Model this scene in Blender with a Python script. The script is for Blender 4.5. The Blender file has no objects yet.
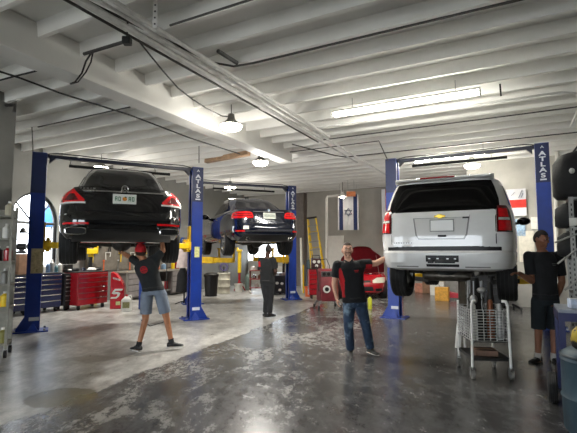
import bpy, math, random
from mathutils import Vector, Matrix
from math import sin, cos, pi, radians as R, sqrt, atan2
random.seed(7)
sc = bpy.context.scene
col = sc.collection
# ---------------------------------------------------------------- camera model
FPX = 430.0
CAMZ = 1.6
TH = math.atan(35.5 / FPX)

def ray(u, v):
    a = (u - 288.5) / FPX
    b = (216.5 - v) / FPX
    return Vector((a, cos(TH) - b * sin(TH), sin(TH) + b * cos(TH)))

def on_z(u, v, z=0.0):
    d = ray(u, v)
    t = (z - CAMZ) / d.z
    return Vector((d.x * t, d.y * t, z))

def at(u, v, Y):
    d = ray(u, v)
    t = Y / d.y
    return Vector((d.x * t, Y, CAMZ + d.z * t))

BA = R(-27.5)
CB, SB = cos(BA), sin(BA)

def B(l, q, z=0.0):
    """building frame: l to the right along the back wall, q towards it"""
    return Vector((l * CB - q * SB, l * SB + q * CB, z))

def toB(p):
    return (p.x * CB + p.y * SB, -p.x * SB + p.y * CB)

def on_l(u, v, l):
    d = ray(u, v)
    t = l / (d.x * CB + d.y * SB)
    return Vector((d.x * t, d.y * t, CAMZ + d.z * t))

def on_q(u, v, q):
    d = ray(u, v)
    t = q / (-d.x * SB + d.y * CB)
    return Vector((d.x * t, d.y * t, CAMZ + d.z * t))

# ---------------------------------------------------------------- materials
def lin(h):
    h = h.lstrip('#')
    o = []
    for i in (0, 2, 4):
        c = int(h[i:i + 2], 16) / 255
        o.append(c / 12.92 if c <= .04045 else ((c + .055) / 1.055) ** 2.4)
    return (*o, 1.0)

def mix(nt, fac, a, b):
    n = nt.nodes.new('ShaderNodeMix'); n.data_type = 'RGBA'
    for s, val in (('Factor', fac), ('A', a), ('B', b)):
        k = {'Factor': 0, 'A': 6, 'B': 7}[s]
        if hasattr(val, 'is_output'):
            nt.links.new(val, n.inputs[k])
        else:
            n.inputs[k].default_value = val
    return n.outputs[2]

def noise(nt, scale, detail=4, rough=.6, vec=None, dist=0):
    n = nt.nodes.new('ShaderNodeTexNoise')
    n.inputs['Scale'].default_value = scale
    n.inputs['Detail'].default_value = detail
    n.inputs['Roughness'].default_value = rough
    n.inputs['Distortion'].default_value = dist
    if vec is None:
        tc = nt.nodes.new('ShaderNodeTexCoord')
        vec = tc.outputs['Object']
    nt.links.new(vec, n.inputs['Vector'])
    return n.outputs['Fac']

def ramp(nt, fac, p0, p1):
    n = nt.nodes.new('ShaderNodeMapRange')
    n.interpolation_type = 'SMOOTHSTEP'
    n.inputs['From Min'].default_value = p0
    n.inputs['From Max'].default_value = p1
    nt.links.new(fac, n.inputs['Value'])
    return n.outputs['Result']

def mth(nt, op, a, b=None, clamp=False):
    n = nt.nodes.new('ShaderNodeMath'); n.operation = op; n.use_clamp = clamp
    for i, x in enumerate((a, b)):
        if x is None:
            continue
        if hasattr(x, 'is_output'):
            nt.links.new(x, n.inputs[i])
        else:
            n.inputs[i].default_value = x
    return n.outputs[0]

_M = {}
def mat(name, c, rough=.5, metal=0.0, var=.12, ns=9.0, bump=0.0, bs=40.0, coat=0.0, emit=0.0, c2=None, c2amt=(.55, .7), trans=0.0, spec=None):
    if name in _M:
        return _M[name]
    m = bpy.data.materials.new(name); m.use_nodes = True
    nt = m.node_tree
    b = nt.nodes['Principled BSDF']
    c = lin(c) if isinstance(c, str) else c
    b.inputs['Roughness'].default_value = rough
    b.inputs['Metallic'].default_value = metal
    b.inputs['Coat Weight'].default_value = coat
    b.inputs['Coat Roughness'].default_value = .04
    if spec is not None:
        b.inputs['Specular IOR Level'].default_value = spec
    if trans:
        b.inputs['Transmission Weight'].default_value = trans
    out = None
    if var:
        nz = noise(nt, ns)
        lo = tuple(x * (1 - var) for x in c[:3]) + (1,)
        hi = tuple(min(1, x * (1 + var)) for x in c[:3]) + (1,)
        out = mix(nt, ramp(nt, nz, .3, .7), lo, hi)
    if c2:
        nz2 = noise(nt, ns * .6, 6, .65)
        out = mix(nt, ramp(nt, nz2, *c2amt), out if out else c, lin(c2))
    if out:
        nt.links.new(out, b.inputs['Base Color'])
    else:
        b.inputs['Base Color'].default_value = c
    if bump:
        bp = nt.nodes.new('ShaderNodeBump'); bp.inputs['Strength'].default_value = bump
        bp.inputs['Distance'].default_value = .02
        nt.links.new(noise(nt, bs, 5), bp.inputs['Height'])
        nt.links.new(bp.outputs['Normal'], b.inputs['Normal'])
    if emit:
        b.inputs['Emission Color'].default_value = c
        b.inputs['Emission Strength'].default_value = emit
    _M[name] = m
    return m

# ---------------------------------------------------------------- mesh builder
class MB:
    def __init__(s):
        s.v = []; s.f = []
    def add(s, vs, fs, M=None):
        o = len(s.v)
        s.v += [tuple(M @ Vector(p)) if M is not None else tuple(p) for p in vs]
        s.f += [tuple(i + o for i in f) for f in fs]
        return s
    def box(s, x, y, z, sx, sy, sz, M=None):
        a, b, c = sx / 2, sy / 2, sz / 2
        vs = [(x + i * a, y + j * b, z + k * c) for k in (-1, 1) for j in (-1, 1) for i in (-1, 1)]
        return s.add(vs, [(0, 2, 3, 1), (4, 5, 7, 6), (0, 1, 5, 4), (2, 6, 7, 3), (0, 4, 6, 2), (1, 3, 7, 5)], M)
    def cyl(s, p0, p1, r0, r1=None, n=16, M=None):
        r1 = r0 if r1 is None else r1
        p0, p1 = Vector(p0), Vector(p1)
        d = (p1 - p0).normalized()
        a = d.orthogonal().normalized(); b = d.cross(a)
        vs = []
        for p, r in ((p0, r0), (p1, r1)):
            for i in range(n):
                t = 2 * pi * i / n
                vs.append(p + a * cos(t) * r + b * sin(t) * r)
        fs = [(i, (i + 1) % n, n + (i + 1) % n, n + i) for i in range(n)]
        fs += [tuple(reversed(range(n))), tuple(range(n, 2 * n))]
        return s.add(vs, fs, M)
    def tube(s, path, r, n=8, M=None, closed=False):
        P = [Vector(p) for p in path]
        k = len(P)
        a = None; rings = []
        for i in range(k):
            if closed:
                d = (P[(i + 1) % k] - P[i - 1]).normalized()
            else:
                d = (P[min(i + 1, k - 1)] - P[max(i - 1, 0)]).normalized()
            if a is None:
                a = d.orthogonal().normalized()
            a = (a - d * a.dot(d))
            a = a.normalized() if a.length > 1e-6 else d.orthogonal().normalized()
            b = d.cross(a)
            rr = r[i] if isinstance(r, (list, tuple)) else r
            rings.append([P[i] + a * cos(2 * pi * j / n) * rr + b * sin(2 * pi * j / n) * rr for j in range(n)])
        return s.loft(rings, M, cap=not closed, wrap=closed)
    def loft(s, rings, M=None, cap=True, wrap=False):
        n = len(rings[0]); k = len(rings)
        vs = [p for r in rings for p in r]
        fs = []
        for i in range(k if wrap else k - 1):
            i2 = (i + 1) % k
            for j in range(n):
                j2 = (j + 1) % n
                fs.append((i * n + j, i * n + j2, i2 * n + j2, i2 * n + j))
        if cap:
            fs.append(tuple(reversed(range(n))))
            fs.append(tuple(range((k - 1) * n, k * n)))
        return s.add(vs, fs, M)
    def lathe(s, prof, n=24, M=None, cap=True):
        rings = [[(r * cos(2 * pi * j / n), r * sin(2 * pi * j / n), z) for j in range(n)] for r, z in prof]
        return s.loft(rings, M, cap)
    def ell(s, c, rx, ry, rz, M=None, nu=16, nv=10):
        vs = [(c[0], c[1], c[2] - rz)]
        for i in range(1, nv):
            p = -pi / 2 + pi * i / nv
            for j in range(nu):
                t = 2 * pi * j / nu
                vs.append((c[0] + rx * cos(p) * cos(t), c[1] + ry * cos(p) * sin(t), c[2] + rz * sin(p)))
        vs.append((c[0], c[1], c[2] + rz))
        fs = [(0, 1 + (j + 1) % nu, 1 + j) for j in range(nu)]
        for i in range(nv - 2):
            for j in range(nu):
                a = 1 + i * nu; j2 = (j + 1) % nu
                fs.append((a + j, a + j2, a + nu + j2, a + nu + j))
        t = len(vs) - 1; a = 1 + (nv - 2) * nu
        fs += [(a + j, a + (j + 1) % nu, t) for j in range(nu)]
        return s.add(vs, fs, M)
    def prism(s, poly, z0, z1, M=None):
        n = len(poly)
        vs = [(x, y, z0) for x, y in poly] + [(x, y, z1) for x, y in poly]
        fs = [tuple(reversed(range(n))), tuple(range(n, 2 * n))] + [(i, (i + 1) % n, n + (i + 1) % n, n + i) for i in range(n)]
        return s.add(vs, fs, M)
    def torus(s, R0, r, M=None, n=28, m=10):
        rings = [[((R0 + r * cos(2 * pi * j / m)) * cos(2 * pi * i / n), (R0 + r * cos(2 * pi * j / m)) * sin(2 * pi * i / n), r * sin(2 * pi * j / m)) for j in range(m)] for i in range(n)]
        return s.loft(rings, M, cap=False, wrap=True)
    def build(s, name, m, parent=None, smooth=True, bev=0.0, ang=38, seg=2):
        me = bpy.data.meshes.new(name)
        me.from_pydata(s.v, [], s.f)
        me.update()
        import bmesh
        bm = bmesh.new(); bm.from_mesh(me)
        bmesh.ops.recalc_face_normals(bm, faces=bm.faces)
        bm.to_mesh(me); bm.free()
        for mm in (m if isinstance(m, (list, tuple)) else [m]):
            me.materials.append(mm)
        if smooth:
            me.polygons.foreach_set('use_smooth', [True] * len(me.polygons))
            me.set_sharp_from_angle(angle=R(ang))
        o = bpy.data.objects.new(name, me)
        col.objects.link(o)
        if parent is not None:
            o.parent = parent
        if bev:
            b = o.modifiers.new('bevel', 'BEVEL'); b.width = bev; b.segments = seg
            b.limit_method = 'ANGLE'; b.angle_limit = R(40)
        return o

def tag(o, label, cat, group=None):
    o['label'] = label; o['category'] = cat
    if group:
        o['group'] = group
    return o

def thing(name, label, cat, loc=(0, 0, 0), rz=0.0, group=None):
    o = bpy.data.objects.new(name, None); col.objects.link(o)
    o.empty_display_size = .1
    o.location = loc; o.rotation_euler = (0, 0, rz)
    return tag(o, label, cat, group)

def struct(o):
    o['kind'] = 'structure'
    return o

def dup(root, loc, rz, label, group=None):
    r = root.copy(); col.objects.link(r); r.location = loc; r.rotation_euler = (0, 0, rz)
    r['label'] = label
    if group:
        r['group'] = group
    def rec(src, dst):
        for ch in list(src.children):
            c = ch.copy(); col.objects.link(c); c.parent = dst
            rec(ch, c)
    rec(root, r)
    return r

def bake(o):
    """apply the modifiers of o"""
    dg = bpy.context.evaluated_depsgraph_get()
    me = bpy.data.meshes.new_from_object(o.evaluated_get(dg))
    o.modifiers.clear()
    old = o.data; o.data = me
    bpy.data.meshes.remove(old)
    return o

def text(body, size, m, parent, name, M, ext=.003, align='CENTER', bold=0.0):
    cu = bpy.data.curves.new(name, 'FONT'); cu.body = body; cu.size = size
    cu.align_x = align; cu.align_y = 'CENTER'; cu.extrude = ext; cu.offset = size * bold
    o = bpy.data.objects.new(name, cu); col.objects.link(o)
    dg = bpy.context.evaluated_depsgraph_get()
    me = bpy.data.meshes.new_from_object(o.evaluated_get(dg))
    bpy.data.objects.remove(o); bpy.data.curves.remove(cu)
    me.transform(M)
    me.materials.clear(); me.materials.append(m)
    o = bpy.data.objects.new(name, me); col.objects.link(o)
    if parent is not None:
        o.parent = parent
    return o

def face_rear(x, y, z):
    """matrix that stands lettering up, read from the -y side"""
    return Matrix.Translation((x, y, z)) @ Matrix.Rotation(pi / 2, 4, 'X')

TX = Matrix.Rotation(pi / 2, 4, 'Y')      # local z -> x

# palette
CHROME = mat('chrome', '#d8d8d6', .12, 1.0, .03)
STEEL = mat('bare_steel', '#9a9a98', .35, .9, .15, 14)
DKSTEEL = mat('dark_greasy_metal', '#2b2a28', .5, .6, .3, 12)
BLACKP = mat('black_plastic', '#121213', .45, 0, .2, 20)
RUBBER = mat('tyre_rubber', '#191919', .8, 0, .2, 15, .3, 60)
WHITEP = mat('white_paint', '#e4e2dc', .45, 0, .05)
YELLOW = mat('yellow_paint', '#e2bd17', .42, .0, .12, 6, c2='#8a6f14', c2amt=(.66, .75))
LIFTBLUE = mat('lift_blue_paint', '#11338a', .35, 0, .12, 4, c2='#0d1e50', c2amt=(.68, .78))
NAVY = mat('navy_decal', '#11214f', .4, 0, .1)
REDP = mat('red_gloss_paint', '#a31822', .25, 0, .1, coat=.5)
DKRED = mat('dark_red_paint', '#651820', .3, 0, .15, coat=.4)
TOOLBLUE = mat('toolbox_blue_paint', '#16224f', .3, 0, .1, coat=.3)
LENSRED = mat('red_lens', '#dd1219', .14, 0, .15, 12, coat=.6)
LENSDK = mat('dark_red_lens', '#5c070b', .12, 0, .1, coat=.8)
GLASS = mat('tinted_glass', '#050506', .08, 0, 0, spec=.22)
WOOD = mat('worn_wood', '#8a6a48', .6, 0, .25, 10)
CARD = mat('cardboard', '#96735a', .75, 0, .15, 8)
GREYP = mat('grey_paint', '#7d7c76', .5, 0, .12)
CONC = mat('painted_concrete', '#a9a7a0', .8, 0, .1, 3, .15, 25)
BULB = mat('lamp_glow', '#fff6e4', .5, 0, 0, emit=26.0)
# ================================================================ SETTING
H = 4.4
LW, RW, QF, QB, QR, QS = -12.0, 4.6, -7.0, 18.6, 14.5, -1.2
# ---- floor
fm = bpy.data.materials.new('garage_floor'); fm.use_nodes = True
nt = fm.node_tree; bs = nt.nodes['Principled BSDF']
tc = nt.nodes.new('ShaderNodeTexCoord'); P = tc.outputs['Object']
sp = nt.nodes.new('ShaderNodeSeparateXYZ'); nt.links.new(P, sp.inputs[0])
dx = mth(nt, 'MULTIPLY', sp.outputs[0], -.933); dy = mth(nt, 'MULTIPLY', sp.outputs[1], .361)
d = mth(nt, 'SUBTRACT', mth(nt, 'ADD', dx, dy), 3.94)
wob = noise(nt, 1.4, 8, .7, P)
dn = mth(nt, 'ADD', d, mth(nt, 'MULTIPLY', mth(nt, 'SUBTRACT', wob, .5), .45))
zone = ramp(nt, dn, -.06, .06)
mp = nt.nodes.new('ShaderNodeMapping'); nt.links.new(P, mp.inputs['Vector'])
mp.inputs['Rotation'].default_value = (0, 0, R(27)); mp.inputs['Scale'].default_value = (1.0, .55, 1.0)
MP = mp.outputs[0]
big = noise(nt, .55, 6, .62, P)
fine = noise(nt, 5.0, 8, .72, MP)
grit = noise(nt, 42.0, 4, .7, P)
light = mix(nt, ramp(nt, fine, .35, .68), lin('#8a8884'), lin('#c6c4bf'))
light = mix(nt, ramp(nt, big, .52, .66), light, lin('#6a675f'))
dark = mix(nt, ramp(nt, fine, .32, .7), lin('#414142'), lin('#646464'))
dark = mix(nt, ramp(nt, big, .5, .7), dark, lin('#333334'))
base = mix(nt, zone, dark, light)
# peeled pale scuffs, most along the old slab's edge
sc1 = noise(nt, 8.0, 14, .86, MP, .1)
near = mth(nt, 'SUBTRACT', 1.0, ramp(nt, mth(nt, 'ABSOLUTE', mth(nt, 'ADD', d, 1.1)), .3, 1.9))
thr = mth(nt, 'ADD', sc1, mth(nt, 'MULTIPLY', near, .10))
clump = ramp(nt, noise(nt, 1.5, 5, .65, MP, .6), .42, .66)
scuff = mth(nt, 'MULTIPLY', ramp(nt, thr, .54, .66), clump)
base = mix(nt, mth(nt, 'MULTIPLY', scuff, .72), base, lin('#b5b2aa'))
sc2 = noise(nt, 9.0, 8, .8, MP, .6)
base = mix(nt, mth(nt, 'MULTIPLY', ramp(nt, sc2, .66, .71), .55), base, lin('#aaa79e'))
streak = noise(nt, 4.0, 12, .82, MP, .2)
base = mix(nt, mth(nt, 'MULTIPLY', mth(nt, 'MULTIPLY', ramp(nt, streak, .54, .68), zone), .6), base, lin('#55534f'))
# old patch in the slab
pp = on_z(62, 397)
vx = mth(nt, 'MULTIPLY', mth(nt, 'SUBTRACT', sp.outputs[0], pp.x), 2.6)
vy = mth(nt, 'MULTIPLY', mth(nt, 'SUBTRACT', sp.outputs[1], pp.y), 2.9)
rr = mth(nt, 'ADD', mth(nt, 'ADD', mth(nt, 'MULTIPLY', vx, vx), mth(nt, 'MULTIPLY', vy, vy)), mth(nt, 'MULTIPLY', mth(nt, 'SUBTRACT', fine, .5), .9))
base = mix(nt, mth(nt, 'MULTIPLY', mth(nt, 'SUBTRACT', 1.0, ramp(nt, rr, .8, 1.05)), .92), base, lin('#57523f'))
# oil stains
st = noise(nt, .9, 7, .7, MP, .5)
base = mix(nt, mth(nt, 'MULTIPLY', ramp(nt, st, .57, .7), .65), base, lin('#2e2c29'))
base = mix(nt, mth(nt, 'MULTIPLY', ramp(nt, grit, .3, .8), .25), base, lin('#26251f'))
nt.links.new(base, bs.inputs['Base Color'])
rg = mth(nt, 'ADD', mth(nt, 'MULTIPLY', fine, .30), .07)
rg = mth(nt, 'ADD', rg, mth(nt, 'MULTIPLY', scuff, .25))
rg = mth(nt, 'ADD', rg, mth(nt, 'MULTIPLY', zone, .10), True)
nt.links.new(rg, bs.inputs['Roughness'])
bs.inputs['Specular IOR Level'].default_value = .5
bp = nt.nodes.new('ShaderNodeBump'); bp.inputs['Strength'].default_value = .25; bp.inputs['Distance'].default_value = .01
nt.links.new(noise(nt, 7.0, 8, .7, P), bp.inputs['Height']); nt.links.new(bp.outputs[0], bs.inputs['Normal'])

def slab(name, c, sz, m, rz=BA, kind=True):
    b = MB().box(0, 0, 0, *sz)
    o = b.build(name, m, smooth=False)
    o.location = c; o.rotation_euler = (0, 0, rz)
    o['kind'] = 'structure'
    return o

lc, qc = (LW + RW) / 2, (QF + QB) / 2
fl = MB()
pts = [B(LW - .3, QF - .3), B(RW + .3, QF - .3), B(RW + .3, QB + .3), B(LW - .3, QB + .3)]
fl.add([(p.x, p.y, 0) for p in pts] + [(p.x, p.y, -.2) for p in pts], [(0, 1, 2, 3), (7, 6, 5, 4), (0, 4, 5, 1), (1, 5, 6, 2), (2, 6, 7, 3), (3, 7, 4, 0)])
struct(fl.build('floor', fm, smooth=False))
# ground outside, seen through the window and doors
WALLM = mat('wall_paint', '#b3b0a8', .75, 0, .07, 1.6, .08, 20, c2='#98958c', c2amt=(.6, .78))
WALLG = mat('grey_wall_paint', '#7d7d79', .75, 0, .07, 1.6, .08, 20, c2='#6b6b67', c2amt=(.6, .78))
CEILM = mat('ceiling_paint', '#e4e3df', .7, 0, .05, 1.2, .06, 20, c2='#d2d0c9', c2amt=(.62, .8))
BEAMM = mat('beam_paint', '#dbdad5', .65, 0, .05, 1.0, .06, 20)
WHITETRIM = mat('white_trim', '#d9d7d0', .5, 0, .04)
# ---- ceiling: deck and joists, one structure
cb = MB()
def bbox(mb, l0, l1, q0, q1, z0, z1):
    ps = [B(l0, q0), B(l1, q0), B(l1, q1), B(l0, q1)]
    mb.add([(p.x, p.y, z0) for p in ps] + [(p.x, p.y, z1) for p in ps], [(3, 2, 1, 0), (4, 5, 6, 7), (0, 1, 5, 4), (1, 2, 6, 5), (2, 3, 7, 6), (3, 0, 4, 7)])
bbox(cb, LW - .3, RW + .3, QF - .3, QB + .3, H + .2, H + .4)
q = 4.55 - .62 * 18
while q < QB - .1:
    ps = [(q - .05, H + .21), (q - .03, H), (q + .03, H), (q + .05, H + .21)]
    A = [B(LW, a, z) for a, z in ps]; D = [B(RW, a, z) for a, z in ps]
    cb.add(A + D, [(0, 1, 2, 3), (7, 6, 5, 4), (0, 4, 5, 1), (1, 5, 6, 2), (2, 6, 7, 3), (3, 7, 4, 0)])
    q += .62
struct(cb.build('ceiling', CEILM, smooth=False))
# ---- main beam and a column under it
bm_ = MB(); bbox(bm_, -5.78, -5.4, QF, 10.6, 4.1, H + .19)
struct(bm_.build('trim_1', BEAMM, smooth=False, bev=.012))
cp = at(-9, 300, 7.95)
cl_, cq_ = toB(cp)
cm_ = MB(); bbox(cm_, cl_ - .5, cl_ + .13, cq_ - .2, cq_ + .2, 0, H + .19)
struct(cm_.build('trim_2', WALLG, smooth=False, bev=.01))
# stained timber patch on the ceiling past the beam
tp = MB()
a, b2 = on_z(206, 161, 4.36), on_z(249, 153, 4.36)
tp.tube([a, b2], .09, 4)
struct(tp.build('trim_3', mat('stained_timber', '#a98a6c', .7, 0, .3, 5), smooth=False))
# ---- walls
def wall_seg(mb, a, b2, z0, z1, th=-.2):
    """a, b2 in (l,q); thickness to the outside (left of a->b2)"""
    A, D = B(*a), B(*b2)
    n = Vector((-(D - A).y, (D - A).x, 0)).normalized() * th
    vs = []
    for z in (z0, z1):
        for p in (A, D, D + n, A + n):
            vs.append((p.x, p.y, z))
    mb.add(vs, [(3, 2, 1, 0), (4, 5, 6, 7), (0, 1, 5, 4), (1, 2, 6, 5), (2, 3, 7, 6), (3, 0, 4, 7)])

ZT = H + .2
# left wall with the arched window
w0 = on_l(9, 221, LW); w1 = on_l(58, 221, LW)
qa, qb = toB(w0)[1], toB(w1)[1]
sill = .95
zsp = (w0.z + w1.z) / 2 - .05
qm, rad = (qa + qb) / 2, abs(qb - qa) / 2
arch_h = on_l(34, 192, LW).z - zsp
def arch_wall(mb, l, th, qs, qe, z0, z1):
    n = 20
    pts = []
    outl = [(qm - rad * cos(pi * i / n), zsp + arch_h * sin(pi * i / n)) for i in range(n + 1)]
    for ll in (l, l - th):
        pass
    def add_quad(a, b_, c, e):
        vs = [B(l, *p) for p in (a, b_, c, e)] + [B(l - th, *p) for p in (a, b_, c, e)]
        mb.add(vs, [(0, 1, 2, 3), (7, 6, 5, 4), (0, 4, 5, 1), (1, 5, 6, 2), (2, 6, 7, 3), (3, 7, 4, 0)])
    add_quad((qs, z0), (qm - rad, z0), (qm - rad, z1), (qs, z1))
    add_quad((qm + rad, z0), (qe, z0), (qe, z1), (qm + rad, z1))
    add_quad((qm - rad, z0), (qm + rad, z0), (qm + rad, sill), (qm - rad, sill))
    for i in range(n):
        (y0, a0), (y1, a1) = outl[i], outl[i + 1]
        add_quad((y0, a0), (y1, a1), (y1, z1), (y0, z1))
wl = MB(); arch_wall(wl, LW, .25, QF, QB, 0, ZT)
struct(wl.build('wall_left', WALLG, smooth=False))
# window frame, glazing bars and pane
fr = thing('window_1', 'x', 'window'); del fr['label']; del fr['category']; struct(fr)
BLKFR = mat('black_window_frame', '#1c1d1f', .5, 0, .1)
wf = MB()
n = 24
arc = [B(LW - .1, qm - (rad - .03) * cos(pi * i / n), zsp + (arch_h - .03) * sin(pi * i / n)) for i in range(n + 1)]
wf.tube([B(LW - .1, qm - rad + .03, sill)] + arc + [B(LW - .1, qm + rad - .03, sill)], .04, 6)
wf.tube([B(LW - .1, qm - rad, sill + .03), B(LW - .1, qm + rad, sill + .03)], .04, 6)
wf.tube([B(LW - .1, qm - rad, zsp), B(LW - .1, qm + rad, zsp)], .045, 6)
wf.tube([B(LW - .1, qm, zsp), B(LW - .1, qm - rad * .72, zsp + arch_h * .66)], .025, 6)
wf.tube([B(LW - .1, qm, zsp), B(LW - .1, qm + rad * .72, zsp + arch_h * .66)], .025, 6)
wf.tube([B(LW - .1, qm, zsp), B(LW - .1, qm, sill)], .025, 6)
wf.build('window_frame', BLKFR, fr)
gm = bpy.data.materials.new('clear_glass'); gm.use_nodes = True
g = gm.node_tree; g.nodes.remove(g.nodes['Principled BSDF'])
tr = g.nodes.new('ShaderNodeBsdfTransparent'); gl = g.nodes.new('ShaderNodeBsdfGlossy'); mxs = g.nodes.new('ShaderNodeMixShader')
gl.inputs['Roughness'].default_value = .03; mxs.inputs[0].default_value = .08
g.links.new(tr.outputs[0], mxs.inputs[1]); g.links.new(gl.outputs[0], mxs.inputs[2])
g.links.new(mxs.outputs[0], g.nodes['Material Output'].inputs[0])
pn = MB()
ol = [(qm - rad, sill)] + [(qm - rad * cos(pi * i / n), zsp + arch_h * sin(pi * i / n)) for i in range(n + 1)] + [(qm + rad, sill)]
k = len(ol)
pn.add([B(LW - .11, *p) for p in ol] + [B(LW - .12, *p) for p in ol], [tuple(range(k)), tuple(reversed(range(k, 2 * k)))] + [(i, (i + 1) % k, k + (i + 1) % k, k + i) for i in range(k)])
pn.build('window_pane', gm, fr, smooth=False)
# back wall with a window, stepping forward at the right
wb = MB()
bw0 = on_q(243, 262, QB); bw1 = on_q(288, 250, QB)
l0, l1 = toB(bw0)[0], toB(bw1)[0]
zb0, zb1 = 1.12, 2.05
wall_seg(wb, (l0, QB), (LW, QB), 0, ZT); wall_seg(wb, (QS, QB), (l1, QB), 0, ZT)
wall_seg(wb, (l1, QB), (l0, QB), 0, zb0); wall_seg(wb, (l1, QB), (l0, QB), zb1, ZT)
struct(wb.build('wall_back', WALLM, smooth=False))
w2 = thing('window_2', 'x', 'window'); del w2['label']; del w2['category']; struct(w2)
wf = MB()
for zz in (zb0 + .03, zb1 - .03):
    wf.tube([B(l0, QB + .1, zz), B(l1, QB + .1, zz)], .035, 6)
for t in (0.01, .34, .67, .99):
    wf.tube([B(l0 + (l1 - l0) * t, QB + .1, zb0), B(l0 + (l1 - l0) * t, QB + .1, zb1)], .03, 6)
wf.build('window_frame', WHITETRIM, w2)
pn = MB(); bbox(pn, l0, l1, QB + .11, QB + .12, zb0, zb1)
pn.build('window_pane', gm, w2, smooth=False)
ws = MB(); wall_seg(ws, (RW, QR), (QS, QR), 0, ZT); wall_seg(ws, (QS, QR + .2), (QS, QB), 0, ZT)
struct(ws.build('wall_rear', WALLM, smooth=False))
wr = MB(); wall_seg(wr, (RW, QF), (RW, QR + .2), 0, ZT)
struct(wr.build('wall_right', WALLG, smooth=False))
# unseen wall behind the camera, two open bays laid out to steer the daylight
wf_ = MB()
for a, b2, z0 in ((LW, -10.5, 0), (-10.5, -6.2, 3.5), (-6.2, -4.8, 0), (-4.8, -.2, 3.5), (-.2, RW, 0)):
    wall_seg(wf_, (a, QF), (b2, QF), z0, ZT)
struct(wf_.build('wall_front', WALLG, smooth=False))
# soffit and rolled steel door box on the back wall
so = MB(); bbox(so, -4.6, QS, QB - .5, QB, 3.75, 4.4)
struct(so.build('trim_4', mat('soffit_paint', '#9c968c', .7, 0, .1), smooth=False))
# pilasters on the far wall behind the raised cars
p2 = on_q(305, 240, QB)[:]; 
pl_, _ = toB(Vector(p2))
pw = MB(); bbox(pw, pl_ - .35, pl_ + .1, QB - .35, QB, 0, 4.4)
struct(pw.build('trim_5', mat('brown_grey_paint', '#77706a', .7, 0, .12), smooth=False))
dk = MB()
a, b2 = toB(on_q(219, 195, QB - .06)), toB(on_q(258, 195, QB - .06))
bbox(dk, a[0], b2[0], QB - .06, QB - .005, 2.9, 3.75)
struct(dk.build('trim_6', mat('dark_panel', '#24211f', .6, 0, .2), smooth=False))
# exterior: pale ground and a blue awning beyond the arched window
EXT = mat('outside_ground', '#b9b6ae', .9, 0, .1)
o = slab('ground', B(lc, qc, -.3), (80, 90, .16), EXT)
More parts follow.
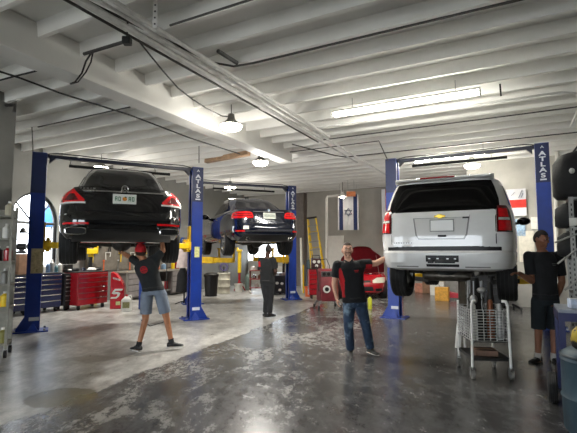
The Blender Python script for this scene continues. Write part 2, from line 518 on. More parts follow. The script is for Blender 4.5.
# ================================================================ VEHICLES
class Shell:
    """a body whose plan at every height is a superellipse: rows of (z, rear y, front y, half width, exponent)"""
    def __init__(s, rows):
        s.rows = rows
    def par(s, z):
        r = s.rows
        if z <= r[0][0]:
            return r[0][1:]
        for a, b in zip(r, r[1:]):
            if z <= b[0]:
                t = (z - a[0]) / (b[0] - a[0])
                return tuple(a[i] + (b[i] - a[i]) * t for i in range(1, 5))
        return r[-1][1:]
    def pt(s, t, z):
        yr, yf, w, n = s.par(z)
        c, si = cos(t), sin(t)
        x = w * math.copysign(abs(c) ** (2 / n), c)
        y = (yr + yf) / 2 + (yf - yr) / 2 * math.copysign(abs(si) ** (2 / n), si)
        return Vector((x, y, z))
    def tx(s, x, z):      # parameter of the rear point at x
        yr, yf, w, n = s.par(z)
        a = math.acos(min(1, (abs(x) / w)) ** (n / 2))
        return -a if x >= 0 else -(pi - a)
    def ty(s, y, z, side):  # parameter of the side point at y
        yr, yf, w, n = s.par(z)
        k = (y - (yr + yf) / 2) / ((yf - yr) / 2)
        a = math.asin(min(1, abs(k)) ** (n / 2)) * (1 if k > 0 else -1)
        return a if side > 0 else (pi - a if a > 0 else -pi - a)
    def nrm(s, t, z):
        e = .004
        a = s.pt(t + e, z) - s.pt(t - e, z)
        z0, z1 = max(s.rows[0][0], z - e), min(s.rows[-1][0], z + e)
        b = s.pt(t, z1) - s.pt(t, z0)
        n = a.cross(b)
        return n.normalized() if n.length > 1e-9 else Vector((0, -1, 0))
    def mesh(s, mb, N=112):
        zs = []
        for a, b in zip(s.rows, s.rows[1:]):
            k = max(1, int((b[0] - a[0]) / .07))
            zs += [a[0] + (b[0] - a[0]) * i / k for i in range(k)]
        zs.append(s.rows[-1][0])
        mb.loft([[s.pt(2 * pi * (i + .5) / N, z) for i in range(N)] for z in zs])
        return mb
    def patch(s, mb, rows, nu=10, off=.006, th=.03, nv=4):
        """rows: (z, (kind, a), (kind, b)); kind 'x' rear x, 'r'/'l' side y (right / left)"""
        def prm(e, z):
            return s.tx(e[1], z) if e[0] == 'x' else s.ty(e[1], z, 1 if e[0] == 'r' else -1)
        R_ = []
        for a, b in zip(rows, rows[1:]):
            for i in range(nv):
                f = i / nv
                R_.append((a[0] + (b[0] - a[0]) * f, (a[1][0], a[1][1] + (b[1][1] - a[1][1]) * f), (a[2][0], a[2][1] + (b[2][1] - a[2][1]) * f)))
        R_.append(rows[-1])
        out, inn = [], []
        for z, e0, e1 in R_:
            o_, i_ = [], []
            for j in range(nu + 1):
                f = j / nu
                if e0[0] == e1[0] == 'x':
                    t = s.tx(e0[1] + (e1[1] - e0[1]) * f, z)
                elif e0[0] == e1[0]:
                    t = s.ty(e0[1] + (e1[1] - e0[1]) * f, z, 1 if e0[0] == 'r' else -1)
                else:
                    t0, t1 = prm(e0, z), prm(e1, z)
                    t = t0 + (t1 - t0) * f
                p, n = s.pt(t, z), s.nrm(t, z)
                o_.append(p + n * off); i_.append(p - n * th)
            out.append(o_); inn.append(i_)
        m, k = len(out), nu + 1
        vs = [p for r in out for p in r] + [p for r in inn for p in r]
        o = m * k; fs = []
        for i in range(m - 1):
            for j in range(nu):
                fs.append((i * k + j, i * k + j + 1, (i + 1) * k + j + 1, (i + 1) * k + j))
                fs.append((o + i * k + j, o + (i + 1) * k + j, o + (i + 1) * k + j + 1, o + i * k + j + 1))
        for j in range(nu):
            fs.append((j, o + j, o + j + 1, j + 1)); q_ = (m - 1) * k
            fs.append((q_ + j, q_ + j + 1, o + q_ + j + 1, o + q_ + j))
        for i in range(m - 1):
            fs.append((i * k, (i + 1) * k, o + (i + 1) * k, o + i * k)); q_ = nu
            fs.append((i * k + q_, o + i * k + q_, o + (i + 1) * k + q_, (i + 1) * k + q_))
        return mb.add(vs, fs)

def cut(o, mb):
    """carve mb out of o for good"""
    c = mb.build('cutter', DKSTEEL)
    m = o.modifiers.new('cut', 'BOOLEAN'); m.operation = 'DIFFERENCE'; m.object = c; m.solver = 'EXACT'
    bpy.context.view_layer.update()
    bake(o)
    me = c.data
    bpy.data.objects.remove(c); bpy.data.meshes.remove(me)
    o.data.polygons.foreach_set('use_smooth', [True] * len(o.data.polygons))
    o.data.set_sharp_from_angle(angle=R(34))

def wheel(parent, x, y, z, r, w, side, spokes=10, rimc=None, face=1):
    """tyre and rim around the x axis"""
    W = MB()
    M = Matrix.Translation((x, y, z)) @ TX
    ri = r * .66
    W.lathe([(ri, -w * .46), (r * .8, -w * .5), (r * .94, -w * .48), (r, -w * .38), (r * 1.005, 0), (r, w * .38), (r * .94, w * .48), (r * .8, w * .5), (ri, w * .46), (ri * .97, 0), (ri, -w * .46)], 40, M, cap=False)
    ty = W.build('wheel', RUBBER, parent)
    k = MB()
    for i in range(4):
        zz = (-.3 + .2 * i) * w
        k.torus(r * 1.004, .004, M @ Matrix.Translation((0, 0, zz)), 40, 5)
    k.build('tread_groove', BLACKP, ty)
    b = MB()
    b.lathe([(ri * .97, -w * .42), (ri * 1.0, -w * .44), (ri * 1.0, w * .44), (ri * .97, w * .42), (ri * .9, w * .1), (ri * .9, -w * .42)], 32, M, cap=False)
    zf = side * w * .36
    b.cyl((0, 0, zf - .05), (0, 0, zf + .02), r * .16, None, 16, M)
    for i in range(spokes):
        b.box(ri * .5, 0, zf, ri * .92, r * .085, .03, M @ Matrix.Rotation(2 * pi * i / spokes, 4, 'Z'))
    b.build('rim', rimc or STEEL, ty)
    d = MB(); d.cyl((0, 0, -side * w * .1), (0, 0, -side * w * .06), ri * .75, None, 24, M)
    d.build('brake_disc', DKSTEEL, ty)

def underside(root, L, w, z, parts):
    """floor pan, rear axle, tanks, silencers"""
    b = MB()
    b.box(0, L / 2 + .1, z + .16, w * 1.7, L - 1.2, .06)
    b.build('floor_pan', DKSTEEL, root)
    a = MB()
    a.tube([(-w * .8, parts['ax'], z + .1), (-.2, parts['ax'] + .03, z + .06), (.2, parts['ax'] + .03, z + .06), (w * .8, parts['ax'], z + .1)], .05, 8)
    a.ell((0, parts['ax'], z + .07), .16, .17, .14)
    for s in (-1, 1):
        a.tube([(s * w * .65, parts['ax'], z + .1), (s * w * .45, parts['ax'] + .6, z + .14)], .03, 6)
        a.cyl((s * w * .6, parts['ax'] - .15, z + .05), (s * w * .55, parts['ax'] - .2, z + .5), .035)
    a.build('rear_axle', mat('axle_steel', '#3b3834', .6, .5, .3), root)
    e = MB()
    e.lathe([(.0, -.38), (.09, -.37), (.11, -.3), (.11, .3), (.09, .37), (0, .38)], 18, Matrix.Translation((parts.get('sx', 0), .62, z + parts.get('sz', .04))) @ TX @ Matrix.Diagonal((.8, 1.4, 1, 1)))
    e.tube([(.25, 1.0, z + .05), (.2, 1.8, z + .07), (.15, 3.2, z + .06)], .035, 8)
    e.build('silencer', mat('exhaust_steel', '#57524b', .45, .8, .3), root)

def plate(root, x, y, z, w, h, tilt, m, mark, kind):
    M = Matrix.Translation((x, y, z)) @ Matrix.Rotation(tilt, 4, 'X')
    b = MB().box(0, 0, 0, w, .008, h, M)
    o = b.build('license_plate', m, root, bev=.003)
    g = MB()
    n = 6
    rnd = random.Random(kind)
    for i in range(n):
        if kind == 'green' and i in (2, 3):
            continue
        cx = -w * .36 + i * w * .72 / (n - 1)
        g.box(cx - .012, -.006, 0, .01, .004, h * .42, M); g.box(cx + .012, -.006, -.0, .01, .004, h * .42, M)
        for zz in (-.19, .19) if i % 2 else (0, .19):
            g.box(cx, -.006, h * zz, .028, .004, .012, M)
    if kind != 'plain':
        g.build('plate_characters', mark, o, smooth=False)
    if kind == 'green':
        f = MB(); f.ell((0, -.006, 0), .032, .004, .034, M)
        f.build('orange_emblem', mat('orange_ink', '#d98a2b', .5), o)
        g2 = MB(); g2.ell((.012, -.007, .03), .016, .003, .012, M); g2.build('leaf_emblem', mark, o)
    return o

def mirror(root, x, y, z, s, m):
    b = MB()
    b.ell((x + s * .17, y, z), .13, .08, .085)
    b.tube([(x, y + .03, z - .05), (x + s * .12, y, z - .03)], .03, 8)
    o = b.build('side_mirror', m, root)
    g = MB().ell((x + s * .17, y - .055, z), .105, .03, .066)
    g.build('mirror_glass', GLASS, o)

def cut_arches(o, ys, w, zc, r):
    o.data.materials.append(DKSTEEL)
    c = MB()
    for y in ys:
        for s in (-1, 1):
            c.cyl((s * (w - .34), y, zc), (s * (w + .4), y, zc), r, None, 40)
    cut(o, c)
    for p in o.data.polygons:
        ce = p.center
        for y in ys:
            dd = sqrt((ce.y - y) ** 2 + (ce.z - zc) ** 2)
            n = p.normal
            radial = abs(n.y * (ce.y - y) + n.z * (ce.z - zc)) / max(dd, 1e-6)
            if dd < r + .01 and (abs(n.x) > .9 and abs(ce.x) < w - .3 or radial > .9 and dd > r * .93):
                p.material_index = 1

# ---------------------------------------------------------------- sedans
def sedan(name, label, loc, rz, paint, look):
    t = thing(name, label, 'car', loc, rz, 'cars raised on lifts')
    L = 5.15
    low = Shell([(.17, .30, 5.0, .80, 5), (.22, .14, 5.08, .88, 5.5), (.34, .035, 5.12, .935, 5.6), (.47, .0, 5.15, .95, 5.6),
                 (.60, .012, 5.14, .955, 5.6), (.66, .05, 5.1, .955, 5.6), (.80, .075, 5.0, .952, 5.6), (.92, .10, 4.9, .935, 5.2), (1.00, .125, 4.75, .905, 5.0),
                 (1.05, .15, 4.6, .86, 4.6), (1.075, .26, 4.4, .79, 4.2)])
    body = low.mesh(MB()).build('body', paint, t, ang=34)
    ax, fa, r = 1.12, 4.2, .345
    cut_arches(body, (ax, fa), .955, r - .04, r + .07)
    up = Shell([(1.02, .52, 4.05, .81, 3.6), (1.12, .72, 3.8, .775, 3.6), (1.24, 1.02, 3.5, .72, 3.6), (1.38, 1.34, 3.2, .655, 3.6), (1.49, 1.68, 2.95, .60, 3.4), (1.555, 2.1, 2.7, .48, 3.0)])
    up.mesh(MB()).build('roof', paint, t, ang=50)
    # glazing
    g = up.patch(MB(), [(1.085, ('x', -.62), ('x', .62)), (1.27, ('x', -.57), ('x', .57)), (1.46, ('x', -.44), ('x', .44))], 12, .006, .01)
    g.build('rear_window', GLASS, t)
    for s, k in ((1, 'r'), (-1, 'l')):
        g = up.patch(MB(), [(1.06, (k, 1.35), (k, 3.4)), (1.2, (k, 1.5), (k, 3.15)), (1.36, (k, 1.75), (k, 2.85))], 12, .006, .01)
        g.build('side_window', GLASS, t)
        c = up.patch(MB(), [(1.035, (k, 1.2), (k, 3.55)), (1.055, (k, 1.2), (k, 3.55))], 12, .012, .01, 1)
        c.build('window_trim', CHROME, t)
    # boot lid with its shut line
    shut = mat('shut_line', '#050506', .6, 0, 0)
    sl = low.patch(MB(), [(.655, ('x', -.66), ('x', .66)), (.8, ('x', -.70), ('x', .70)), (1.05, ('x', -.73), ('x', .73))], 14, .002, .01)
    sl.build('shut_line', shut, t)
    bl = low.patch(MB(), [(.665, ('x', -.645), ('x', .645)), (.8, ('x', -.685), ('x', .685)), (1.05, ('x', -.715), ('x', .715))], 14, .010, .01)
    lid = bl.build('boot_lid', paint, t)
    # lower bumper
    df = low.patch(MB(), [(.19, ('x', -.72), ('x', .72)), (.32, ('x', -.66), ('x', .66)), (.37, ('x', -.58), ('x', .58))], 14, .012, .02)
    df.build('rear_diffuser', BLACKP, t)
    if look == 'rounded':
        for s, k in ((1, 'r'), (-1, 'l')):
            lamp = low.patch(MB(), [(.79, ('x', s * .56), (k, .40)), (.84, ('x', s * .54), (k, .50)), (.94, ('x', s * .63), (k, .48)), (1.03, ('x', s * .70), (k, .34))], 12, .016, .03)
            lo_ = lamp.build('tail_light', LENSRED, t)
            br = low.patch(MB(), [(.777, ('x', s * .53), (k, .42)), (.802, ('x', s * .53), (k, .44))], 12, .022, .02, 1)
            br.build('light_strip', WHITEP, lo_)
            dk_ = low.patch(MB(), [(.83, ('x', s * .62), (k, .30)), (.94, ('x', s * .68), (k, .28))], 8, .02, .01, 2)
            dk_.build('lamp_cluster', LENSDK, lo_)
            rf = low.patch(MB(), [(.445, ('x', s * .47), (k, .26)), (.475, ('x', s * .47), (k, .30))], 12, .01, .02, 1)
            rf.build('reflector', LENSRED, t)
            ex = MB()
            M = Matrix.Translation((s * .64, .0, .335)) @ Matrix.Rotation(pi / 2, 4, 'X')
            def rr(w_, h_, z_):
                return [(w_ * math.copysign(abs(cos(a)) ** .5, cos(a)), h_ * math.copysign(abs(sin(a)) ** .5, sin(a)), z_) for a in [2 * pi * i / 28 for i in range(28)]]
            ex.loft([rr(.135, .055, -.1), rr(.14, .058, .045), rr(.125, .046, .05), rr(.12, .042, -.08)], M, cap=True)
            e_ = ex.build('exhaust_tip', CHROME, t)
            MB().loft([rr(.118, .04, .0), rr(.118, .04, .03)], M).build('tip_bore', shut, e_)
            # small round lens below the lamp
            MB().ell((s * .78, .115, .60), .02, .012, .014).build('parking_sensor', CHROME, t)
        st = low.patch(MB(), [(.975, ('x', -.56), ('x', .56)), (.998, ('x', -.58), ('x', .58))], 14, .022, .02, 1)
        st.build('chrome_strip', CHROME, t)
        em = MB()
        M = Matrix.Translation((0, .09, 1.03)) @ Matrix.Rotation(pi / 2, 4, 'X')
        em.torus(.045, .006, M)
        for i in range(3):
            a_ = pi / 2 + i * 2 * pi / 3
            em.cyl((0, 0, 0), (.045 * cos(a_), .045 * sin(a_), 0), .008, .003, 6, M)
        em.build('star_badge', CHROME, t)
        bd = MB()
        for i in range(5):
            bd.box(-.60 + i * .045, .085, 1.022, .03, .01, .022)
        bd.build('model_badge', CHROME, t, smooth=False)
        plate(t, 0, .055, .87, .33, .165, R(-8), mat('plate_white', '#e9ebe4', .4, 0, .05), mat('plate_green', '#1f6b3d', .5), 'green')
        pr = low.patch(MB(), [(.76, ('x', -.25), ('x', .25)), (.965, ('x', -.25), ('x', .25))], 6, .012, .01, 2)
        pr.build('plate_recess', paint, t)
    else:
        for s, k in ((1, 'r'), (-1, 'l')):
            lamp = low.patch(MB(), [(.80, ('x', s * .42), (k, .42)), (.86, ('x', s * .40), (k, .46)), (.95, ('x', s * .43), (k, .44)), (.985, ('x', s * .50), (k, .36))], 12, .016, .03)
            lo_ = lamp.build('tail_light', LENSRED, t)
            ls = low.patch(MB(), [(.86, ('x', s * .44), (k, .36)), (.875, ('x', s * .44), (k, .36))], 12, .021, .02, 1)
            ls.build('light_strip', LENSDK, lo_)
            ls = low.patch(MB(), [(.91, ('x', s * .46), (k, .36)), (.925, ('x', s * .46), (k, .36))], 12, .021, .02, 1)
            ls.build('light_strip', LENSDK, lo_)
            rf = low.patch(MB(), [(.435, ('x', s * .62), (k, .22)), (.475, ('x', s * .62), (k, .24))], 10, .012, .02, 1)
            rf.build('reflector', LENSRED, t)
            MB().lathe([(.04, -.1), (.045, .03), (.038, .035), (.036, -.08)], 20, Matrix.Translation((s * .55, .08, .25)) @ Matrix.Rotation(pi / 2, 4, 'X')).build('exhaust_tip', CHROME, t)
        st = low.patch(MB(), [(.968, ('x', -.40), ('x', .40)), (.99, ('x', -.40), ('x', .40))], 12, .024, .02, 1)
        st.build('chrome_strip', CHROME, t)
        st = low.patch(MB(), [(.445, ('x', -.60), ('x', .60)), (.465, ('x', -.60), ('x', .60))], 14, .014, .02, 1)
        st.build('bumper_trim', CHROME, t)
        refl_ = low.patch(MB(), [(.50, ('x', -.66), ('x', -.53)), (.59, ('x', -.66), ('x', -.53))], 4, .01, .01, 1)  # white reflection on the bumper, laid on as a patch in notice-paper white
        refl_.build('white_reflection', mat('paper', '#e8e6dc', .7), t)
        em = MB(); M = Matrix.Translation((0, .10, 1.022)) @ Matrix.Rotation(pi / 2, 4, 'X')
        em.torus(.036, .006, M); e_ = em.build('round_badge', CHROME, t)
        for i in range(4):
            q_ = MB(); pts = [(0, 0)] + [(.033 * cos(a), .033 * sin(a)) for a in [pi / 2 * (i + f / 5) for f in range(6)]]
            q_.prism(pts, -.002, .003, M)
            q_.build('badge_quarter', mat('badge_blue', '#5a9bd8', .3) if i % 2 else WHITEP, e_)
        plate(t, .0, .045, .87, .32, .16, R(-8), mat('plate_cream', '#e6e9dd', .4, 0, .05), mat('plate_grey', '#8d9a90', .5), 'grey')
        for s, k in ((1, 'r'), (-1, 'l')):
            for y0 in (1.75, 2.75, 3.85):
                ln = low.patch(MB(), [(.3, (k, y0), (k, y0 + .012)), (.98, (k, y0), (k, y0 + .012))], 1, .003, .01)
                ln.build('shut_line', shut, t)
            for y0 in (1.95, 2.95):
                hn = low.patch(MB(), [(.86, (k, y0), (k, y0 + .22)), (.885, (k, y0), (k, y0 + .22))], 4, .03, .0, 1)
                hn.build('door_handle', CHROME, t)
            ss = low.patch(MB(), [(.27, (k, 1.5), (k, 3.75)), (.30, (k, 1.5), (k, 3.75))], 8, .01, .01, 1)
            ss.build('sill_trim', CHROME, t)
    for s in (-1, 1):
        mirror(t, s * .86, 3.25, 1.06, s, paint)
        wheel(t, s * .80, ax, r - .17, r, .26, s, 10)
        wheel(t, s * .80, fa, r - .17, r, .24, s, 10)
    underside(t, L, .82, .10, {'ax': ax, 'sz': .17, 'sx': -.38})
    an = MB().add([(-.03, 2.35, 1.55), (.03, 2.35, 1.55), (0, 2.2, 1.55), (0, 2.22, 1.62), (0, 2.34, 1.62)], [(0, 1, 2), (0, 2, 3), (2, 1, 3), (0, 3, 4), (1, 4, 3), (0, 4, 1)])
    an.build('roof_antenna', BLACKP, t)
    def warp(z):
        if z < .2:
            return z
        if z < 1.02:
            return .2 + (z - .2) * .915
        return .9503 + (z - 1.02) * (1.25 if look == 'rounded' else 1.0)
    for ch in t.children_recursive:
        a_ = ch
        while a_.parent is not t:
            a_ = a_.parent
        if a_.name.startswith('wheel'):
            continue
        for v in ch.data.vertices:
            v.co.z = warp(v.co.z)
    return t

BLACKCAR = mat('black_car_paint', '#07080b', .13, .0, 0, coat=1.0)
BLUECAR = mat('midnight_blue_car_paint', '#0a1226', .13, .2, 0, coat=1.0)
SILVER = mat('silver_car_paint', '#eeedea', .22, .0, .02, coat=.8)

HM = R(22.5)
mrear = at(124.0, 226, 6.34)
sedan('black_sedan', 'glossy black sedan raised on the blue lift near the arched window', (mrear.x, mrear.y, 1.575), HM, BLACKCAR, 'rounded')
HBW = R(21)
brear = at(270.0, 226, 10.6)
sedan('navy_sedan', 'dark blue sedan raised on a blue lift above the man in black trousers', (brear.x, brear.y, 1.68), HBW, BLUECAR, 'slim')

# ---------------------------------------------------------------- full-size SUV
def suv(loc, rz):
    t = thing('silver_suv', 'large silver SUV raised on a lift, its tailgate facing the camera', 'car', loc, rz, 'cars raised on lifts')
    bump = Shell([(.43, .16, 5.0, .88, 7), (.47, .03, 5.1, .97, 7), (.56, -.04, 5.12, 1.005, 7), (.70, -.05, 5.13, 1.015, 7), (.735, -.02, 5.1, 1.0, 7)])
    o = bump.mesh(MB()).build('bumper', SILVER, t, ang=34)
    low = Shell([(.72, .05, 5.05, 1.0, 8), (.80, .045, 5.03, 1.015, 8), (1.0, .05, 4.98, 1.015, 8), (1.16, .07, 4.9, 1.0, 8), (1.30, .09, 4.6, .985, 7.5), (1.36, .11, 4.3, .965, 7.5),
                 (1.5, .17, 3.9, .93, 7), (1.70, .26, 3.6, .875, 6.5), (1.82, .33, 3.4, .83, 6), (1.88, .42, 3.2, .77, 5), (1.905, .6, 3.0, .66, 4)])
    body = low.mesh(MB()).build('body', SILVER, t, ang=34)
    ax, fa, r = 1.15, 4.1, .40
    cut_arches(body, (ax, fa), 1.0, .42, r + .09)
    cut_arches(o, (ax, fa), 1.0, .42, r + .09)
    shut = mat('shut_line', '#050506', .6, 0, 0)
    # rear glass
    low.patch(MB(), [(1.335, ('x', -.80), ('x', .80)), (1.5, ('x', -.785), ('x', .785)), (1.68, ('x', -.735), ('x', .735)), (1.80, ('x', -.69), ('x', .69))], 16, .008, .02).build('rear_window', GLASS, t)
    # tailgate: shut line then panel, recess and plate
    low.patch(MB(), [(.745, ('x', -.75), ('x', .75)), (1.34, ('x', -.75), ('x', .75))], 16, .003, .01).build('shut_line', shut, t)
    tg = low.patch(MB(), [(.80, ('x', -.735), ('x', .735)), (1.06, ('x', -.738), ('x', .738)), (1.325, ('x', -.735), ('x', .735))], 16, .012, .01).build('tailgate', SILVER, t)
    low.patch(MB(), [(.735, ('x', -.80), ('x', .80)), (.79, ('x', -.80), ('x', .80))], 16, .02, .01, 1).build('step_pad', BLACKP, t)
    low.patch(MB(), [(.90, ('x', -.33), ('x', .33)), (.97, ('x', -.37), ('x', .37)), (1.255, ('x', -.41), ('x', .41))], 12, .018, .0, 2).build('plate_surround', mat('silver_edge', '#93928f', .25, .0, 0, coat=.8), tg)
    low.patch(MB(), [(.92, ('x', -.315), ('x', .315)), (.98, ('x', -.35), ('x', .35)), (1.22, ('x', -.385), ('x', .385))], 12, .021, .0, 2).build('plate_recess', mat('silver_recess', '#e4e2de', .26, .0, .02, coat=.8), tg)
    low.patch(MB(), [(1.225, ('x', -.40), ('x', .40)), (1.255, ('x', -.41), ('x', .41))], 12, .045, .0, 1).build('handle_strip', SILVER, tg)
    low.patch(MB(), [(1.205, ('x', .31), ('x', .40)), (1.225, ('x', .31), ('x', .40))], 3, .047, .0, 1).build('latch', BLACKP, tg)
    plate(t, .02, .015, 1.11, .32, .16, R(-4), mat('plate_bright', '#fbfbf8', .4, 0, .0), mat('plate_frame', '#9a9c98', .5), 'plain')
    MB().box(.02, .022, 1.11, .345, .01, .185).build('plate_frame', mat('plate_frame', '#9a9c98', .5), t)
    MB().box(.02, .015, .955, .12, .03, .03).build('camera_pod', BLACKP, t, bev=.008)
    # gold cross badge
    em = MB()
    M = Matrix.Translation((.0, -.01, 1.245)) @ Matrix.Rotation(pi / 2, 4, 'X') @ Matrix.Scale(.72, 4)
    em.prism([(-.115, -.022), (-.045, -.022), (-.04, -.042), (.045, -.042), (.05, -.022), (.105, -.022), (.115, .022), (.045, .022), (.04, .042), (-.045, .042), (-.05, .022), (-.105, .022)], 0, .02, M)
    em.build('gold_badge', mat('gold_badge', '#c8a93a', .3, .6, .05), t, smooth=False, bev=.003)
    bd = MB()
    for i in range(8):
        bd.box(-.70 + i * .038, .033, .855, .024, .008, .024)
    bd.build('model_badge', mat('badge_grey', '#8b8a88', .3, .8), t, smooth=False)
    for s, k in ((1, 'r'), (-1, 'l')):
        lamp = low.patch(MB(), [(1.0, ('x', s * .755), (k, .28)), (1.2, ('x', s * .755), (k, .32)), (1.33, ('x', s * .755), (k, .32)), (1.385, ('x', s * .76), (k, .30))], 12, .018, .03)
        lo_ = lamp.build('tail_light', LENSDK, t)
        for z0, z1 in ((1.02, 1.165), (1.215, 1.34)):
            low.patch(MB(), [(z0, ('x', s * .775), (k, .24)), (z1, ('x', s * .775), (k, .26))], 8, .024, .0, 2).build('red_lens', LENSRED, lo_)
        low.patch(MB(), [(1.172, ('x', s * .775), (k, .24)), (1.205, ('x', s * .775), (k, .25))], 8, .026, .0, 1).build('reversing_lens', mat('clear_lens', '#d8d4cc', .15, 0, 0, coat=.8), lo_)
        low.patch(MB(), [(1.42, (k, .50), (k, 1.25)), (1.72, (k, .62), (k, 1.3))], 8, .006, .01).build('side_window', GLASS, t)
        low.patch(MB(), [(1.40, (k, 1.35), (k, 2.3)), (1.72, (k, 1.4), (k, 2.25))], 8, .006, .01).build('side_window', GLASS, t)
        low.patch(MB(), [(1.40, (k, 2.4), (k, 3.5)), (1.72, (k, 2.35), (k, 3.1))], 8, .006, .01).build('side_window', GLASS, t)
        mirror(t, s * .97, 3.55, 1.36, s, BLACKP)
        wheel(t, s * .84, ax, r - .07, r, .29, s, 6)
        wheel(t, s * .84, fa, r - .07, r, .29, s, 6)
        rl = MB(); rl.tube([(s * .66, .75, 1.90), (s * .68, .9, 1.95), (s * .68, 2.8, 1.95), (s * .66, 2.95, 1.90)], .018, 8)
        rl.build('roof_rail', BLACKP, t)
    # spoiler and brake light
    sp_ = MB()
    ring = lambda y, z0, z1, wv: [(-wv, y, z0), (wv, y, z0), (wv, y, z1), (-wv, y, z1)]
    sp_.loft([ring(.24, 1.845, 1.875, .70), ring(.36, 1.82, 1.90, .74), ring(.62, 1.85, 1.91, .72)])
    sp = sp_.build('spoiler', SILVER, t, smooth=False, bev=.012)
    MB().box(-.06, .235, 1.872, .52, .03, .03).build('high_brake_light', mat('brake_lens', '#8f1116', .2, 0, .1, coat=.6), t, bev=.006)
    # towing hitch opening
    hp = bump.patch(MB(), [(.50, ('x', -.21), ('x', .25)), (.665, ('x', -.21), ('x', .25))], 10, .006, .01, 2).build('hitch_panel', BLACKP, t)
    MB().box(.06, -.055, .58, .28, .02, .06).build('hitch_bracket', DKSTEEL, hp, bev=.005)
    MB().box(-.14, -.055, .58, .08, .02, .06).build('wiring_socket', DKSTEEL, hp, bev=.005)
    for x_ in (-.16, -.04, .1, .2):
        MB().box(x_, -.058, .615, .03, .01, .02).build('trailer_plug', STEEL, hp)
    for s in (-1, 1):
        bump.patch(MB(), [(.49, ('x', s * .33), ('x', s * .66)), (.505, ('x', s * .33), ('x', s * .66))], 6, .006, .01, 1).build('bumper_crease', mat('silver_edge', '#93928f', .25, .0, 0, coat=.8), o)
    underside(t, 5.1, .9, .30, {'ax': ax})
    sw = MB(); sw.tube([(.45, .35, .40), (.42, .9, .36), (.4, 1.6, .42), (.4, 2.8, .45)], .035, 8)
    sw.build('tailpipe', mat('exhaust_steel', '#57524b', .45, .8, .3), t)
    sp2 = MB(); sp2.lathe([(0, -.1), (.3, -.1), (.34, -.06), (.34, .06), (.3, .1), (0, .1)], 24, Matrix.Translation((0, .8, .42)))
    sp2.build('spare_wheel', RUBBER, t)
    return t
HS = R(-28)
srear = at(440.5, 240, 6.4)
suv((srear.x, srear.y, .885), HS)

# ---------------------------------------------------------------- small red car with its bonnet up
def red_car(loc, rz):
    """front at y=0 looking towards -y"""
    t = thing('red_car', 'small red car with its bonnet propped open against the far wall', 'car', loc, rz)
    RC = mat('red_car_paint', '#a3121d', .2, 0, .05, coat=1.0)
    low = Shell([(.18, .2, 3.9, .74, 4), (.25, .05, 4.0, .82, 4), (.42, .0, 4.02, .86, 4), (.6, .04, 4.0, .87, 4), (.76, .16, 3.95, .86, 4), (.84, .30, 3.9, .82, 4)])
    body = low.mesh(MB()).build('body', RC, t, ang=34)
    c = MB(); c.box(0, .95, .85, 1.28, 1.1, .5); cut(body, c)
    cut_arches(body, (.75, 3.2), .87, .3, .37)
    up = Shell([(.82, 1.35, 3.8, .78, 3.5), (1.1, 1.75, 3.5, .70, 3.5), (1.38, 2.2, 3.2, .6, 3), (1.44, 2.5, 3.0, .5, 3)])
    up.mesh(MB()).build('roof', RC, t, ang=50)
    up.patch(MB(), [(.9, ('x', -.66), ('x', .66)), (1.3, ('x', -.5), ('x', .5))], 8, .006, .01).build('windscreen', GLASS, t)
    hd = MB()
    rows = []
    for i in range(7):
        f = i / 6
        y = 1.42 - f * .78; z = .86 + f * .94
        wv = .80 * (1 - .5 * f ** 4)
        bul = .05 * sin(pi * f)
        row = []
        for j in range(11):
            a = -1 + 2 * j / 10
            row.append((wv * a, y + .0 - bul * .3 - .05 * (1 - a * a), z - .16 * abs(a) ** 4 * f))
        row += [(p[0] * .98, p[1] + .045, p[2] - .0) for p in reversed(row)]
        rows.append(row)
    hd.loft(rows)
    h_ = hd.build('bonnet', DKRED, t)
    lin_ = MB()
    for x0, x1 in ((-.5, -.05), (.05, .5)):
        lin_.tube([(x0, 1.26, 1.02), (x1, 1.26, 1.02), (x1 * .9, .9, 1.5), (x0 * .9, .9, 1.5)], .02, 6, closed=True)
    lin_.build('bonnet_ribs', mat('dark_maroon', '#4d1519', .5, 0, .1), h_)
    pr = MB(); pr.tube([(.6, .5, .80), (.5, .85, 1.5)], .008, 6); pr.build('prop_rod', STEEL, t)
    en = MB(); en.box(0, .95, .68, .7, .6, .18); en.box(-.4, .8, .72, .25, .3, .16); en.cyl((.45, .7, .65), (.45, .7, .8), .1); en.cyl((-.2, .9, .74), (.25, .9, .8), .06)
    en.build('engine', DKSTEEL, t, bev=.01)
    rf_ = MB(); rf_.box(-.48, .52, .82, .12, .12, .05); rf_.cyl((.3, .6, .8), (.3, .6, .86), .04); rf_.build('reservoir_cap', mat('clear_lens', '#d8d4cc', .15, 0, 0, coat=.8), t)
    for s, k in ((1, 'r'), (-1, 'l')):
        low.patch(MB(), [(.56, ('x', s * .36), (k, .42)), (.64, ('x', s * .36), (k, .5)), (.73, ('x', s * .5), (k, .6))], 10, .012, .03).build('headlight', mat('headlight_lens', '#d9d3c0', .12, 0, .1, coat=.9), t)
        wheel(t, s * .76, .75, .31, .31, .2, s, 8)
        wheel(t, s * .76, 3.2, .31, .31, .2, s, 8)
        low.patch(MB(), [(.28, ('x', s * .45), ('x', s * .66)), (.38, ('x', s * .45), ('x', s * .66))], 6, .01, .02, 2).build('fog_light_housing', BLACKP, t)
    low.patch(MB(), [(.30, ('x', -.40), ('x', .40)), (.44, ('x', -.36), ('x', .36))], 8, .01, .02).build('grille', BLACKP, t)
    low.patch(MB(), [(.58, ('x', -.28), ('x', .28)), (.64, ('x', -.3), ('x', .3))], 8, .01, .02, 1).build('upper_grille', BLACKP, t)
    return t
rp = at(362, 299, 14.6)
red_car((rp.x, rp.y, 0), R(-10))
# ================================================================ TWO-POST LIFTS
PAD = mat('black_foam', '#151515', .9, 0, .2)
DECALW = mat('decal_white', '#cfd3dc', .5, 0, .05)
ARMY = mat('lift_arm_yellow', '#e6b90f', .4, 0, .15, 7, c2='#7a5d12', c2amt=(.64, .76))

